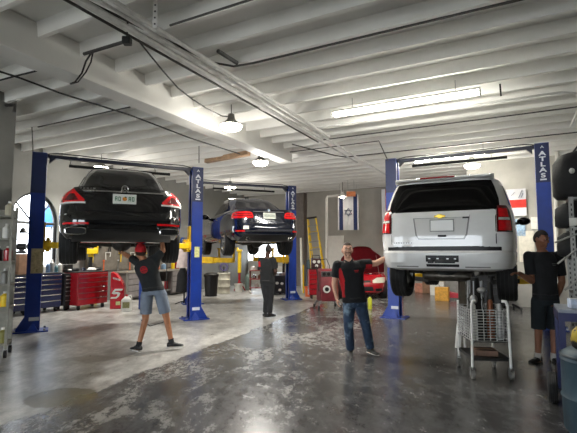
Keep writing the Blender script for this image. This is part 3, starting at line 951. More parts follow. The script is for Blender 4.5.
def lift(name, label, pl, pr, h, zarm, txt, hw_=.06, zcar=None, adapters=.12, padm=DKSTEEL):
    pl, pr = Vector(pl), Vector(pr)
    c = (pl + pr) / 2; d = pr - pl
    w = d.length
    t = thing(name, label, 'car lift', (c.x, c.y, 0), atan2(d.y, d.x), 'two-post car lifts')
    for s in (-1, 1):
        x = s * w / 2
        b = MB()
        b.box(x + s * .12, 0, h / 2, .06, .30, h)
        b.box(x + s * .015, -.145, h / 2, .27, .03, h); b.box(x + s * .015, .145, h / 2, .27, .03, h)
        b.box(x - s * .105, -.105, h / 2, .03, .06, h); b.box(x - s * .105, .105, h / 2, .03, .06, h)
        post = b.build('post', LIFTBLUE, t, smooth=False, bev=.006)
        bp_ = MB(); bp_.box(x + s * .03, 0, .0125, .62, .46, .025)
        for yy in (-.145, .145):
            bp_.add([(x + s * .12, yy - .01, .025), (x + s * .31, yy - .01, .025), (x + s * .15, yy - .01, .3), (x + s * .12, yy + .01, .025), (x + s * .31, yy + .01, .025), (x + s * .15, yy + .01, .3)], [(0, 1, 2), (5, 4, 3), (0, 3, 4, 1), (1, 4, 5, 2), (2, 5, 3, 0)])
        bp_.add([(x - .1, -.155, .025), (x + .1, -.155, .025), (x, -.155, .2), (x - .1, -.21, .025), (x + .1, -.21, .025)], [(0, 1, 2), (0, 3, 4, 1), (0, 2, 3), (1, 4, 2), (2, 4, 3)])
        base = bp_.build('base_plate', LIFTBLUE, post, smooth=False)
        bo = MB()
        for a in (-.24, .28):
            for yy in (-.19, .19):
                bo.cyl((x + s * .03 + a * s, yy, .02), (x + s * .03 + a * s, yy, .06), .022, None, 6)
        bo.build('anchor_bolt', STEEL, base)
        MB().box(x + .02, -.163, .26, .18, .006, .07).build('rating_sticker', DECALW, post, smooth=False)
        # navy panel near the top with stacked letters
        top = MB().box(x + s * .015, -.1615, h - .43, .265, .006, .84).build('decal_panel', NAVY, post, smooth=False)
        if s == txt:
            for i, ch in enumerate('ATLAS'):
                text(ch, .15, DECALW, top, 'letter', face_rear(x + .02, -.166, h - .235 - .118 * i) @ Matrix.Diagonal((1.25, .85, 1, 1)), bold=.035)
            lg = MB(); M = Matrix.Translation((x + .02, -.166, h - .09)) @ Matrix.Rotation(pi / 2, 4, 'X')
            lg.prism([(-.035, -.025), (0, .03), (.035, -.025), (.018, -.025), (0, .005), (-.018, -.025)], 0, .003, M)
            lg.build('crest', DECALW, top, smooth=False)
            MB().box(x + .02, -.166, h - .79, .12, .004, .03).build('strapline', DECALW, top, smooth=False)
        # power unit / hoses
        cg = MB()
        cg.box(x - s * .05, 0, zarm + .05, .20, .19, .62)
        cg.box(x - s * .19, 0, zarm - .12, .14, .34, .2)
        for yy in (-.13, .13):
            cg.cyl((x - s * .2, yy, zarm - .26), (x - s * .2, yy, zarm + .04), .035)
        car = cg.build('carriage', ARMY, t, bev=.01)
        for yy, yt in ((-.13, -1.0), (.13, .95)):
            a = Vector((x - s * .2, yy, zarm - .12)); e = Vector((s * .62, yt, zarm - .12))
            m_ = a.lerp(e, .42)
            ab = MB()
            dirv = (e - a).normalized(); sd = Vector((-dirv.y, dirv.x, 0))
            def bar(mb, p, q_, hw, hh):
                vs = []
                for pp in (p, q_):
                    for i, j in ((-1, -1), (1, -1), (1, 1), (-1, 1)):
                        vs.append(pp + sd * hw * i + Vector((0, 0, hh * j)))
                mb.add(vs, [(3, 2, 1, 0), (4, 5, 6, 7), (0, 1, 5, 4), (1, 2, 6, 5), (2, 3, 7, 6), (3, 0, 4, 7)])
            bar(ab, a, m_, hw_, hw_)
            arm = ab.build('lift_arm', ARMY, t, bev=.008)
            ab = MB(); bar(ab, m_ - dirv * .1, e, hw_ * .75, hw_ * .75)
            ab.build('arm_extension', padm, arm, bev=.006)
            pd = MB(); pd.cyl(e + Vector((0, 0, -.05)), e + Vector((0, 0, adapters)), .035); pd.cyl(e + Vector((0, 0, adapters - .04)), e + Vector((0, 0, adapters)), .075)
            pd.build('arm_pad', padm, arm)
        cy = MB(); cy.cyl((x + s * .02, .03, .05), (x + s * .02, .03, zarm - .28), .04); cy.build('hydraulic_ram', STEEL, t)
    bm = MB()
    bm.box(0, 0, h - .05, w + .1, .12, .07)
    for s in (-1, 1):
        bm.add([(s * (w / 2 - .16), -.06, h - .08), (s * (w / 2 - .28), -.06, h - .08), (s * (w / 2 - .16), -.06, h - .2), (s * (w / 2 - .16), .06, h - .08), (s * (w / 2 - .28), .06, h - .08), (s * (w / 2 - .16), .06, h - .2)], [(0, 1, 2), (5, 4, 3), (0, 3, 4, 1), (1, 4, 5, 2), (2, 5, 3, 0)])
    bm.build('overhead_beam', mat('lift_beam_paint', '#141a30', .4, 0, .15), t, smooth=False, bev=.005)
    sb = MB(); sb.tube([(-w * .34, -.16, h - .24), (w * .30, -.16, h - .24)], .032, 8)
    sb.build('shutoff_bar', PAD, t)
    for xx in (-w * .33, w * .2):
        MB().cyl((xx, -.16, h - .24), (xx, -.05, h - .08), .01, None, 6).build('bar_bracket', STEEL, t)
    ho = MB()
    ho.tube([(-w / 2 + .05, .05, h), (-w / 2 + .3, .06, h + .05), (0, .07, h + .03), (w / 2 - .3, .06, h + .05), (w / 2 - .05, .05, h)], .012, 6)
    ho.build('hydraulic_hose', BLACKP, t)
    return t

a, b = on_z(32.5, 331), on_z(193, 319)
l1_ = lift('car_lift', 'blue two-post lift holding up the black sedan', a, b, 3.66, 1.86, 1, zcar=1.63)
# grime patch / instruction sticker on that lift's near post, and power unit
d = b - a; w = d.length
post = [c for c in l1_.children if c.name.startswith('post')]
st = MB().box(-w / 2 + .03, -.165, 1.42, .22, .008, .5); st.build('instruction_sticker', mat('beige_sticker', '#b9ab85', .6, 0, .2, 22, c2='#7d6d4c'), l1_, smooth=False)
st = MB().box(w / 2 + .02, -.165, 1.6, .12, .008, .25); st.build('capacity_sticker', mat('yellow_sticker', '#c9c98a', .6, 0, .25, 30), l1_, smooth=False)

br = on_z(290.5, 299.5); dd = Vector((cos(R(22)), sin(R(22)), 0)) * 3.25
lift('car_lift', 'blue two-post lift holding up the dark blue sedan', br - dd, br, 3.86, 1.47, 1, adapters=.38, hw_=.095, padm=ARMY)

sl_ = on_z(396, 317.5); dd = Vector((cos(R(-29)), sin(R(-29)), 0)) * 3.22
lift('car_lift', 'blue two-post lift holding up the silver SUV', sl_, sl_ + dd, 3.92, 1.12, 1)
# ================================================================ CEILING LAMPS, CONDUITS, CABLES
def highbay(label, u, v, z, power, drop_to=H + .02, r=.225, group='round high-bay lamps'):
    p = on_z(u, v, z)
    t = thing('high_bay_lamp', label, 'lamp', p, 0, group)
    b = MB(); b.lathe([(.02, .26), (.06, .25), (.075, .15), (r * .55, .10), (r, .03), (r * .96, .025), (r * .6, .06), (.0, .08)], 24)
    b.build('lamp_shade', mat('lamp_housing', '#6e6d69', .4, .5, .1), t)
    g = MB(); g.lathe([(0, -.08), (r * .5, -.07), (r * .82, -.035), (r * .92, .01), (r * .9, .03), (0, .03)], 24)
    g.build('lens', BULB, t)
    s = MB(); s.tube([(0, 0, .25), (.004, .0, .3), (0, 0, drop_to - z)], .008, 6); s.build('hanging_rod', DKSTEEL, t)
    L = bpy.data.lights.new('lamp_light', 'POINT'); L.energy = power * .28; L.color = (1.0, .965, .90); L.shadow_soft_size = .10
    o = bpy.data.objects.new('lamp_light', L); col.objects.link(o); o.parent = t; o.location = (0, 0, -.22)
    L = bpy.data.lights.new('lamp_beam', 'SPOT'); L.energy = power * 2.6; L.color = (1.0, .965, .90); L.shadow_soft_size = .12
    L.spot_size = R(150); L.spot_blend = .6
    o = bpy.data.objects.new('lamp_beam', L); col.objects.link(o); o.parent = t; o.location = (0, 0, -.10)
    return t
LP = 110
highbay('bright round lamp under the beam, lowest of the ceiling lamps nearest the black sedan', 231, 127, 3.98, LP)
highbay('round lamp hanging past the end of the white beam', 260.5, 163, 4.0, LP)
highbay('round lamp shining just over the roof of the dark blue sedan', 230, 188, 4.0, LP)
highbay('round lamp shining just over the roof of the black sedan', 101, 168.5, 4.0, LP)
highbay('round lamp above the silver SUV in front of the pale wall', 472, 166, 4.02, LP * .7)
# small bell lamp by the flag
p = at(342.5, 197, 17.2)
t = thing('pendant_lamp', 'small white bell lamp in front of the striped flag', 'lamp', p, 0)
MB().lathe([(.03, .2), (.06, .16), (.1, .08), (.2, -.0), (.19, -.0), (.09, .06), (0, .1)], 20).build('lamp_shade', WHITEP, t)
MB().ell((0, 0, .0), .08, .08, .06).build('bulb', BULB, t)
MB().tube([(0, 0, .19), (0, .02, H - p.z + .02)], .01, 6).build('hanging_rod', DKSTEEL, t)

TUBE = mat('tube_glow', '#fffdf2', .5, 0, 0, emit=55.0)
def fluoro(label, A, D, power, group='long fluorescent fixtures'):
    A, D = Vector(A), Vector(D); c = (A + D) / 2; d = D - A; L = d.length
    t = thing('fluorescent_fixture', label, 'light fixture', c, atan2(d.y, d.x), group)
    b = MB(); b.add([(-L / 2, -.09, .05), (-L / 2, .09, .05), (-L / 2, .05, .10), (-L / 2, -.05, .10), (L / 2, -.09, .05), (L / 2, .09, .05), (L / 2, .05, .10), (L / 2, -.05, .10)], [(0, 1, 2, 3), (7, 6, 5, 4), (0, 4, 5, 1), (1, 5, 6, 2), (2, 6, 7, 3), (3, 7, 4, 0)])
    b.build('housing', WHITEP, t, smooth=False)
    for y in (-.045, .045):
        MB().cyl((-L / 2 + .03, y, .02), (L / 2 - .03, y, .02), .022, None, 12).build('tube', TUBE, t)
    for s in (-1, 1):
        MB().box(s * (L / 2 - .015), 0, .03, .03, .16, .06).build('end_cap', GREYP, t)
    for s in (-1, 1):
        MB().cyl((s * L * .35, 0, .09), (s * L * .35, 0, H + .1 - c.z), .008, None, 6).build('hanging_rod', STEEL, t)
    return t
fa_ = on_z(333, 116.5, 4.2); fb_ = on_z(481, 93.5, 4.2)
fluoro('long lit fluorescent fixture on the ceiling nearest the camera', fa_, fb_, 130)
fluoro('long lit fluorescent fixture seen under the top bar of the silver SUV lift', on_z(414, 163, 4.22), on_z(497, 152.5, 4.22), 90)

PIPE = mat('galvanised_conduit', '#cfcecb', .4, .1, .1)
DPIPE = mat('dark_conduit', '#3f3d3b', .5, .3, .2)
CABLE = mat('black_cable', '#1b1a1a', .6, 0, .1)
def pipe(name, label, pts, r, m, cat='conduit', group=None, n=8):
    o = MB().tube(pts, r, n).build(name, m)
    return tag(o, label, cat, group)
# the bundle of conduits that runs away along the building
for i, (dl, z, r, m, what) in enumerate(((0.0, 4.24, .035, PIPE, 'thickest bright conduit of the bundle under the ceiling'), (.13, 4.26, .024, PIPE, 'thin pale conduit beside the thickest one of the ceiling bundle'),
                                  (.25, 4.27, .03, PIPE, 'pale conduit of the ceiling bundle on the side of the long fluorescent fixture'), (-.10, 4.27, .02, PIPE, 'slim pale conduit on the beam side of the thickest bundle conduit'), (-.2, 4.28, .018, DPIPE, 'thin dark conduit on the beam side of the ceiling bundle'))):
    pipe('conduit', what, [B(-3.93 + dl, -6.5, z), B(-3.93 + dl, 5, z), B(-3.93 + dl, (9.3, 16, 9.1, 12.2, 9.5)[i], z)], r, m, group='conduits in the ceiling bundle')
q0 = toB(on_z(228, 69, 4.3))
pipe('conduit', 'dark conduit that leaves the bundle across the ceiling towards the top of the picture', [B(q0[0] - .6, q0[1] - 4, 4.3), B(q0[0] - .08, q0[1] - .3, 4.3), B(q0[0] + .1, q0[1], 4.32), B(q0[0] + .4, q0[1] + .06, 4.33), B(4.2, q0[1] + .06, 4.33)], .016, DPIPE)
a = on_z(170, 27, 4.3); al, aq = toB(a)
pipe('conduit', 'thin dark conduit crossing the ceiling joists near the top edge', [B(al, aq, 4.32), B(4.2, aq, 4.32)], .014, DPIPE)
a = on_z(314, 128, 4.28); al, aq = toB(a); e_ = on_z(561, 89, 4.28); el, eq = toB(e_)
pipe('conduit', 'white conduit running beside the near fluorescent fixture and turning at its end', [B(al - .5, aq - 2.2, 4.3), B(al - .15, aq - .25, 4.28), B(al, aq, 4.28), B(el, aq, 4.28), B(el + .25, aq + .15, 4.27), B(el + .35, aq + .6, 4.2), B(el + .36, aq + 2.2, 4.2)], .02, PIPE)
a = on_z(322, 140, 4.3); al, aq = toB(a)
pipe('conduit', 'thin grey conduit on the joists behind the near fluorescent fixture', [B(al, aq, 4.3), B(3.6, aq, 4.3)], .014, DPIPE)
a, b = on_z(290, 152, 4.32), on_z(379, 141, 4.32)
pipe('conduit', 'dark conduit ending in a drop above the SUV lift post', [a, b, b + Vector((.02, 0, -.05)), at(388, 161, b.y)], .014, DPIPE)
a = on_z(346, 157, 4.3); al, aq = toB(a)
pipe('conduit', 'grey conduit above the top bar of the silver SUV lift', [B(al - .7, aq - 2.0, 4.3), B(al - .2, aq - .3, 4.3), B(al, aq, 4.3), B(3.2, aq, 4.3)], .016, DPIPE)
# cables along the beam
pipe('cable', 'long dark cable sagging along the beam above the black sedan', [on_z(-30, 62, 4.3), on_z(20, 78, 4.22), on_z(60, 93, 4.2), on_z(130, 115, 4.24), on_z(190, 138, 4.28), on_z(240, 154, 4.33)], .016, CABLE, 'cable')
pipe('cable', 'short dark cable crossing the joists at the picture edge', [on_z(-14, 84, 4.36), on_z(12, 77, 4.36), on_z(40, 70, 4.37)], .014, CABLE, 'cable')
pipe('cable', 'cable looping down from the pipe bracket to the beam', [on_z(92, 52, 4.2), on_z(86, 61, 4.16), on_z(82, 73, 4.12), on_z(75, 82, 4.06), at(70, 84, on_z(75, 82, 4.06).y)], .012, CABLE, 'cable')
pipe('cable', 'second looping cable close to the one on the pipe bracket', [on_z(93, 52, 4.22), on_z(91, 62, 4.14), on_z(86, 72, 4.1), on_z(78, 82, 4.05), on_z(71, 84, 4.08)], .010, CABLE, 'cable')
pipe('cable', 'cable drooping from the conduits to the brightest round lamp', [on_z(138, 40, 4.2), on_z(150, 55, 4.12), on_z(163, 71, 4.08), on_z(178, 88, 4.06), on_z(192, 99, 4.05), on_z(206, 108, 4.08), on_z(222, 116, 4.14), on_z(231, 117, 4.22)], .011, CABLE, 'cable')
t = thing('pipe_bracket', 'black pipe bracket hanging where the looping cables start', 'bracket', on_z(127, 41, 4.2))
c0 = Vector(t.location)
MB().tube([on_z(84, 54, 4.2) - c0, on_z(127, 41, 4.2) - c0], .022, 8).build('pipe', DPIPE, t)
MB().box(0, 0, .0, .1, .1, .09).build('clamp', BLACKP, t, bev=.01)
MB().cyl((.0, .0, 0), (.0, .0, .3), .012, None, 6).build('hanging_rod', DKSTEEL, t)
a = on_z(155, 20, 4.25)
t = thing('strut_hanger', 'perforated steel strap hanging the ceiling conduits near the top edge', 'bracket', a)
st = MB(); st.box(0, 0, .1, .05, .012, .4); s_ = st.build('strap', PIPE, t)
hh = MB()
for i in range(5):
    hh.cyl((0, -.008, -.05 + i * .075), (0, .008, -.05 + i * .075), .012, None, 8)
hh.build('strap_hole', BLACKP, s_)
pipe('conduit_box', 'short dark bar fixed on the joist right of the bundle', [on_z(218, 51, 4.38), on_z(237, 63, 4.38)], .03, mat('dark_bar', '#2d2c2b', .5), 'bracket')
pipe('drop_rod', 'thin rod dropping to the post by the arched window', [on_z(32, 127, 4.36), at(33, 152, on_z(32, 127, 4.36).y)], .012, DPIPE, 'rod')
pipe('drop_rod', 'thin rod dropping to the lettered post of the black sedan lift', [on_z(199, 146, 4.36), at(199, 163, on_z(199, 146, 4.36).y)], .012, DPIPE, 'rod')
pipe('drop_rod', 'short black rod hanging right of the near fluorescent fixture', [on_z(500, 84, 4.4), at(501, 96, on_z(500, 84, 4.4).y)], .014, CABLE, 'rod')
pipe('conduit', 'dark conduit on the joists above the black sedan', [on_z(38, 127, 4.37), on_z(130, 107, 4.37)], .014, DPIPE)
pipe('conduit', 'dark pipe resting on the top of the grey column', [on_z(-8, 106, 4.35), on_z(15, 105, 4.35), at(14, 112, on_z(15, 105, 4.35).y)], .03, DPIPE)
# white pipes on the right past the SUV lift
pp = [on_z(577, 96, 4.2), on_z(566, 100, 4.2)]
yy = 9.6
pipe('drain_pipe', 'white pipe coming down behind the lettered post of the SUV lift', [on_q(574, 92, QR - .1), on_q(557, 150, QR - .1), on_q(556, 200, QR - .1), on_q(557, 290, QR - .1)], .05, WHITETRIM, 'pipe')
# ================================================================ PEOPLE
def remesh(o, vox, smooth=3):
    m = o.modifiers.new('r', 'REMESH'); m.mode = 'VOXEL'; m.voxel_size = vox; m.use_smooth_shade = True
    s = o.modifiers.new('s', 'SMOOTH'); s.iterations = smooth; s.factor = .5
    bpy.context.view_layer.update()
    bake(o)
    o.data.polygons.foreach_set('use_smooth', [True] * len(o.data.polygons))
    return o

def capsule(mb, p0, p1, r0, r1, c0=True, c1=True, n=16):
    """tapered limb with round or flat ends"""
    p0, p1 = Vector(p0), Vector(p1)
    d = (p1 - p0); L = d.length; d.normalize()
    a = d.orthogonal().normalized(); b = d.cross(a)
    st = []
    if c0:
        st += [(p0 - d * r0 * cos(t), r0 * sin(t)) for t in (R(12), R(38), R(64))]
    st += [(p0, r0), (p0.lerp(p1, .33), r0 + (r1 - r0) * .30 + .02 * r0), (p0.lerp(p1, .66), r0 + (r1 - r0) * .63 + .01 * r0), (p1, r1)]
    if c1:
        st += [(p1 + d * r1 * cos(t), r1 * sin(t)) for t in (R(64), R(38), R(12))]
    mb.loft([[p + a * cos(2 * pi * i / n) * r + b * sin(2 * pi * i / n) * r for i in range(n)] for p, r in st])

def limb(mb, pts, rad, c0=True, c1=True):
    for i in range(len(pts) - 1):
        capsule(mb, pts[i], pts[i + 1], rad[i], rad[i + 1], c0 or i > 0, c1 or i < len(pts) - 2)

def torso(mb, rings, n=24, e=2.4):
    """rings: (centre, side vec, fwd vec, half width, half depth)"""
    out = []
    for c, s, f, w, d in rings:
        ring = []
        for i in range(n):
            t = 2 * pi * i / n
            x = math.copysign(abs(cos(t)) ** (2 / e), cos(t)) * w
            y = math.copysign(abs(sin(t)) ** (2 / e), sin(t)) * d
            ring.append(c + s * x + f * y)
        out.append(ring)
    mb.loft(out)

def head_pts(v, k=1.0):
    x, y, z = v
    low = max(0, -z)
    X = .074 * x * (1 - .30 * low ** 1.6)
    Y = .096 * y * (.93 if y > 0 else 1.0)
    if y > 0:
        Y += .012 * low
    else:
        Y *= 1 - .35 * low ** 1.5
    Z = .115 * z
    return Vector((X * k, Y * k, Z * k if z > 0 else Z))

def sphere(nu=28, nv=20):
    m = MB(); m.ell((0, 0, 0), 1, 1, 1, None, nu, nv)
    return m

def hand(mb, wrist, fdir, pnorm, thumb, s=1.0, curl=.35, spread=.06):
    """palm, four fingers of unequal length and a thumb; thumb = sideways direction of the thumb"""
    f = Vector(fdir).normalized(); n = Vector(pnorm); n = (n - f * n.dot(f)).normalized()
    sd = f.cross(n)
    if sd.dot(Vector(thumb)) < 0:
        sd = -sd
    w = Vector(wrist)
    rings = []
    for t, hw, hd in ((-.02, .026, .021), (.02, .031, .018), (.055, .040, .016), (.085, .042, .014), (.097, .038, .011)):
        rings.append((w + f * t * s, sd, n, hw * s, hd * s))
    torso(mb, rings, 16, 2.3)
    for i, (off, L) in enumerate(((.030, .072), (.010, .080), (-.011, .074), (-.030, .058))):
        p = w + f * .088 * s + sd * off * s
        d = (f + sd * off * spread * 30 * .3).normalized()
        ang = curl * .5
        r = (.0095 - .0006 * i) * s
        for k, part in enumerate((.45, .32, .23)):
            dd = (d * cos(ang) + n * sin(ang)).normalized()
            q_ = p + dd * L * part * s
            capsule(mb, p, q_, r, r * .92, n=10)
            p = q_; r *= .92; ang += curl
    p = w + f * .025 * s + sd * .028 * s
    d = (f * .75 + sd * .75 + n * .25).normalized()
    for L, r in ((.038, .0125), (.032, .0108), (.024, .0095)):
        q_ = p + d * L * s
        capsule(mb, p, q_, r * s, r * .9 * s, n=10)
        p = q_; d = (d + f * .25 + n * .12).normalized()

def shoe(name, parent, ankle, toe, s, m, solem):
    a = Vector((ankle.x, ankle.y, 0)); d = Vector((toe.x - ankle.x, toe.y - ankle.y, 0)).normalized()
    sd = Vector((d.y, -d.x, 0)); up = Vector((0, 0, 1))
    base = Vector((ankle.x, ankle.y, ankle.z - .088 * s))
    rings = []
    for t, hw, z0, z1 in ((-.075, .022, .03, .07), (-.06, .034, .022, .095), (-.01, .038, .022, .105), (.05, .042, .022, .088), (.11, .047, .022, .066), (.16, .045, .022, .054), (.19, .030, .024, .044), (.2, .012, .028, .036)):
        c = base + d * t * s + up * (z0 + z1) / 2 * s
        rings.append((c, sd, up, hw * s, (z1 - z0) / 2 * s))
    mb = MB(); torso(mb, rings, 18, 2.3)
    o = mb.build(name, m, parent, ang=60)
    so = MB(); rings = []
    for t, hw in ((-.08, .025), (-.06, .038), (0, .041), (.06, .044), (.11, .050), (.16, .048), (.19, .034), (.206, .014)):
        c = base + d * t * s + up * .013 * s
        rings.append((c, sd, up, hw * s, .0125 * s))
    torso(so, rings, 18, 3.5)
    so.build('sole', solem, o, ang=50)
    lc = MB()
    for i in range(4):
        t = .035 + i * .02
        c = base + d * t * s + up * (.098 - .0085 * i) * s
        lc.tube([c - sd * .02 * s, c + up * .004, c + sd * .02 * s], .003, 5)
    lc.build('laces', BLACKP if solem is not BLACKP else GREYP, o)
    return o

UP = Vector((0, 0, 1))
def person(label, J, s, skin, hair, face, outfit):
    g = lambda k: J[k]
    rootp = Vector(((J['anL'].x + J['anR'].x) / 2, (J['anL'].y + J['anR'].y) / 2, 0))
    t = thing('person', label, 'person', rootp, 0, 'people in the garage')
    J = {k: v - rootp for k, v in J.items()}
    hs = (J['hipR'] - J['hipL']); hs.z *= .5; hs.normalize()
    ss = (J['shR'] - J['shL']).normalized()
    spine = (J['neck'] - J['pel']).normalized()
    def frame(side, up):
        f = up.cross(side).normalized()
        return (f.cross(up)).normalized(), f
    hS, hF = frame(hs, (UP + spine * .5).normalized()); sS, sF = frame(ss, spine)
    def bl(a):
        S = (hS * (1 - a) + sS * a).normalized(); F_ = (hF * (1 - a) + sF * a).normalized()
        return S, F_
    def tr(scale, fat, lo=-.09, hi=1.0):
        out = []
        for a, w, d in ((-.16, .150, .095), (0, .165, .115), (.2, .152, .112), (.4, .155, .118), (.62, .172, .122), (.80, .178, .112), (.90, .150, .095), (.97, .085, .075), (1.02, .056, .058)):
            if a < lo or a > hi:
                continue
            S, F_ = bl(min(1, max(0, a)))
            fx = fat if a < .5 else 1 + (fat - 1) * .4
            w *= outfit.get('wide', 1.0)
            out.append((J['pel'].lerp(J['neck'], a) if a >= 0 else J['pel'] + spine * a * (J['neck'] - J['pel']).length, S, F_, w * s * scale, d * s * scale * fx))
        return out
    fat = outfit.get('fat', 1.0)
    # ---- body, one surface from head to feet
    b = MB()
    torso(b, tr(.95, fat, -.2, 1.1))
    for k in 'LR':
        am = outfit.get('arm', 1.0) * s
        limb(b, [J['sh' + k], J['el' + k], J['wr' + k]], [.052 * am, .042 * am, .028 * am])
        capsule(b, J['el' + k], J['el' + k].lerp(J['wr' + k], .55), .042 * am, .040 * am)
        capsule(b, J['sh' + k], J['neck'].lerp(J['pel'], .12), .055 * s, .06 * s)
        limb(b, [J['hip' + k], J['kn' + k], J['an' + k]], [.082 * s, .054 * s, .036 * s])
        kn, an = J['kn' + k], J['an' + k]
        cf = kn.lerp(an, .3) - hF * .018 * s
        capsule(b, kn.lerp(an, .12), kn.lerp(an, .52), .052 * s, .044 * s) if True else None
        capsule(b, cf, kn.lerp(an, .5) - hF * .008, .040 * s, .034 * s)
        d = (J['toe' + k] - an); d.z = 0; d.normalize()
        capsule(b, an - d * .02 * s - UP * .055 * s, an + d * .13 * s - UP * .06 * s, .030 * s, .024 * s)
        hd = face['hand' + k]
        fd = hd.get('f') or (J['wr' + k] - J['el' + k])
        hand(b, J['wr' + k], fd, hd['n'], hd['t'], s * .98, hd.get('curl', .35))
    hf = Vector(face['fwd']).normalized(); hr = hf.cross(Vector(face.get('up', UP))).normalized(); hu = hr.cross(hf).normalized()
    HM_ = Matrix((hr, hf, hu)).transposed().to_4x4()
    HM_.translation = J['head']
    HM_ = HM_ @ Matrix.Scale(s * face.get('hs', 1.0), 4)
    sph = sphere()
    b.add([head_pts(p) for p in sph.v], sph.f, HM_)
    def lm(p):
        return HM_ @ Vector(p)
    ks = s * face.get('hs', 1.0)
    capsule(b, J['neck'].lerp(J['pel'], .04), lm((0, -.018, -.05)), .058 * s, .054 * s)
    capsule(b, lm((0, .084, .018)), lm((0, .104, -.022)), .008 * ks, .0135 * ks, n=10)
    b.ell((-.012, .094, -.026), .009, .009, .008, HM_, 8, 6); b.ell((.012, .094, -.026), .009, .009, .008, HM_, 8, 6)
    b.ell((0, .082, .032), .048, .012, .008, HM_)
    b.ell((0, .086, -.052), .024, .010, .006, HM_, 12, 6); b.ell((0, .085, -.063), .021, .010, .006, HM_, 12, 6)
    b.ell((0, .076, -.092), .026, .020, .016, HM_)
    for x in (-1, 1):
        b.ell((x * .077, -.008, -.006), .010, .021, .031, HM_, 10, 8)
        b.ell((x * .046, .064, -.022), .022, .018, .020, HM_, 10, 8)
    body = b.build('body', skin, t)
    remesh(body, .0075, 2)
    for x in (-1, 1):
        e_ = MB().ell((x * .030, .083, .010), .0115, .007, .0065, HM_, 10, 6).build('eye', mat('eye_white', '#d9d2c8', .3, 0, 0), t)
        MB().ell((x * .030, .0885, .010), .0055, .003, .0055, HM_, 8, 6).build('iris', mat('eye_dark', '#1d1410', .2, 0, 0), e_)
    for x in (-1, 1):
        MB().tube([lm((x * .014, .094, .030)), lm((x * .030, .093, .036)), lm((x * .048, .080, .031))], .0045 * ks, 6).build('eyebrow', hair, t)
    if face.get('beard'):
        bd = MB(); sp_ = sphere(32, 24)
        keep = [i for i, p in enumerate(sp_.v)]
        pts = [head_pts(p, 1.0) for p in sp_.v]
        def ok(p):
            return p[1] > .05 and (-.115 < p[2] < -.012) and (abs(p[0]) > .030 or p[2] < -.07 or (-.05 < p[2] < -.032)) and (p[2] < -.03 or p[1] < .07)
        fs = [f for f in sp_.f if ok(sum((pts[i] for i in f), Vector()) / len(f))]
        vs = [p * 1.035 + Vector((0, .006 if p[1] > .06 else 0, 0)) for p in pts]
        bd.add(vs, fs, HM_)
        o = bd.build('beard', mat('beard_stubble', '#8a6855', .9, 0, .2, 60), t)
        sm_ = o.modifiers.new('s', 'SOLIDIFY'); sm_.thickness = .008 * ks; bake(o)
    if face.get('cap'):
        cp_ = MB(); sp_ = sphere(32, 24)
        pts = [head_pts(p, 1.0) for p in sp_.v]
        fs = [f for f in sp_.f if all(pts[i].z > -.012 for i in f)]
        cp_.add([p * 1.09 + Vector((0, 0, .004)) for p in pts], fs, HM_)
        o = cp_.build('cap', face['cap'], t)
        sm_ = o.modifiers.new('s', 'SOLIDIFY'); sm_.thickness = .01 * ks; bake(o)
        bl_ = MB(); rows = []
        for i in range(7):
            f = i / 6
            y = .085 + f * .075; w_ = .066 * sqrt(max(.02, 1 - f ** 3))
            row = [(w_ * (j / 5 - 1), y - .02 * abs(j / 5 - 1) ** 2, .030 - .012 * f - .012 * (j / 5 - 1) ** 2) for j in range(11)]
            rows.append(row + [(p[0], p[1], p[2] - .005) for p in reversed(row)])
        bl_.loft(rows, HM_); bl_.build('cap_brim', face['cap'], o)
        hz = lambda p: p.z < .012 and p.z > -.05 and p.y < -.02
    else:
        hl = face.get('hairline', .5)
        def hz(p):
            z, y = p.z / .115, p.y / .096
            lim = hl if y > .35 else (-.45 if y < -.25 else (-.45 + (hl + .45) * ((y + .25) / .6) ** 1.5))
            return z > lim
    hb = MB(); sp_ = sphere(40, 28)
    pts = [head_pts(p, 1.0) for p in sp_.v]
    fs = [f for f in sp_.f if all(hz(pts[i]) for i in f)]
    hb.add([p * (1.0 + face.get('ht', .07)) for p in pts], fs, HM_)
    o = hb.build('hair', hair, t)
    sm_ = o.modifiers.new('s', 'SOLIDIFY'); sm_.thickness = .012 * ks; bake(o)
    # ---- shirt
    sh = MB()
    R_ = tr(1.10, fat, -.14 if not outfit.get('long') else -.3, .99)
    if outfit.get('hem'):
        c0 = R_[0]
        R_ = [(c0[0] - spine * outfit['hem'], c0[1], c0[2], c0[3] * 1.03, c0[4] * 1.03)] + R_
    torso(sh, R_)
    for k in 'LR':
        S0, E0 = J['sh' + k], J['el' + k]; am = outfit.get('arm', 1.0) * s
        capsule(sh, S0, J['neck'].lerp(J['pel'], .13), .066 * s, .068 * s)
        sl_ = outfit.get('sleeve', .62)
        capsule(sh, S0, S0.lerp(E0, sl_), .068 * am, .068 * am, True, False)
        capsule(sh, S0, S0.lerp(J['pel'], .35), .070 * s, .05 * s)
    shirt = sh.build('shirt', outfit['shirt'], t)
    remesh(shirt, .010, 3)
    if outfit.get('panel'):
        shirt.data.materials.append(outfit['panel'])
        cen = J['pel'].lerp(J['neck'], .5)
        for p in shirt.data.polygons:
            c = p.center - J['pel']
            x = c.dot(sS) / s; z = c.dot(spine) / (J['neck'] - J['pel']).length; y = c.dot(sF)
            arm = False
            for k in 'LR':
                S0, E0 = J['sh' + k], J['el' + k]
                dd = (E0 - S0).normalized(); tt = (p.center - S0).dot(dd) / (E0 - S0).length
                off = p.center - (S0 + dd * tt * (E0 - S0).length)
                if tt > .12 and off.length < .085 * s:
                    arm = True
                    if outfit['panel_arm'](k, off, spine, tt, sS):
                        p.material_index = 1
            if not arm and .12 < z < .84 and x * outfit.get('panel_side', 1) > outfit.get('panel_x', .122) - .05 * max(0, .6 - abs(z - .55) * 2):
                p.material_index = 1
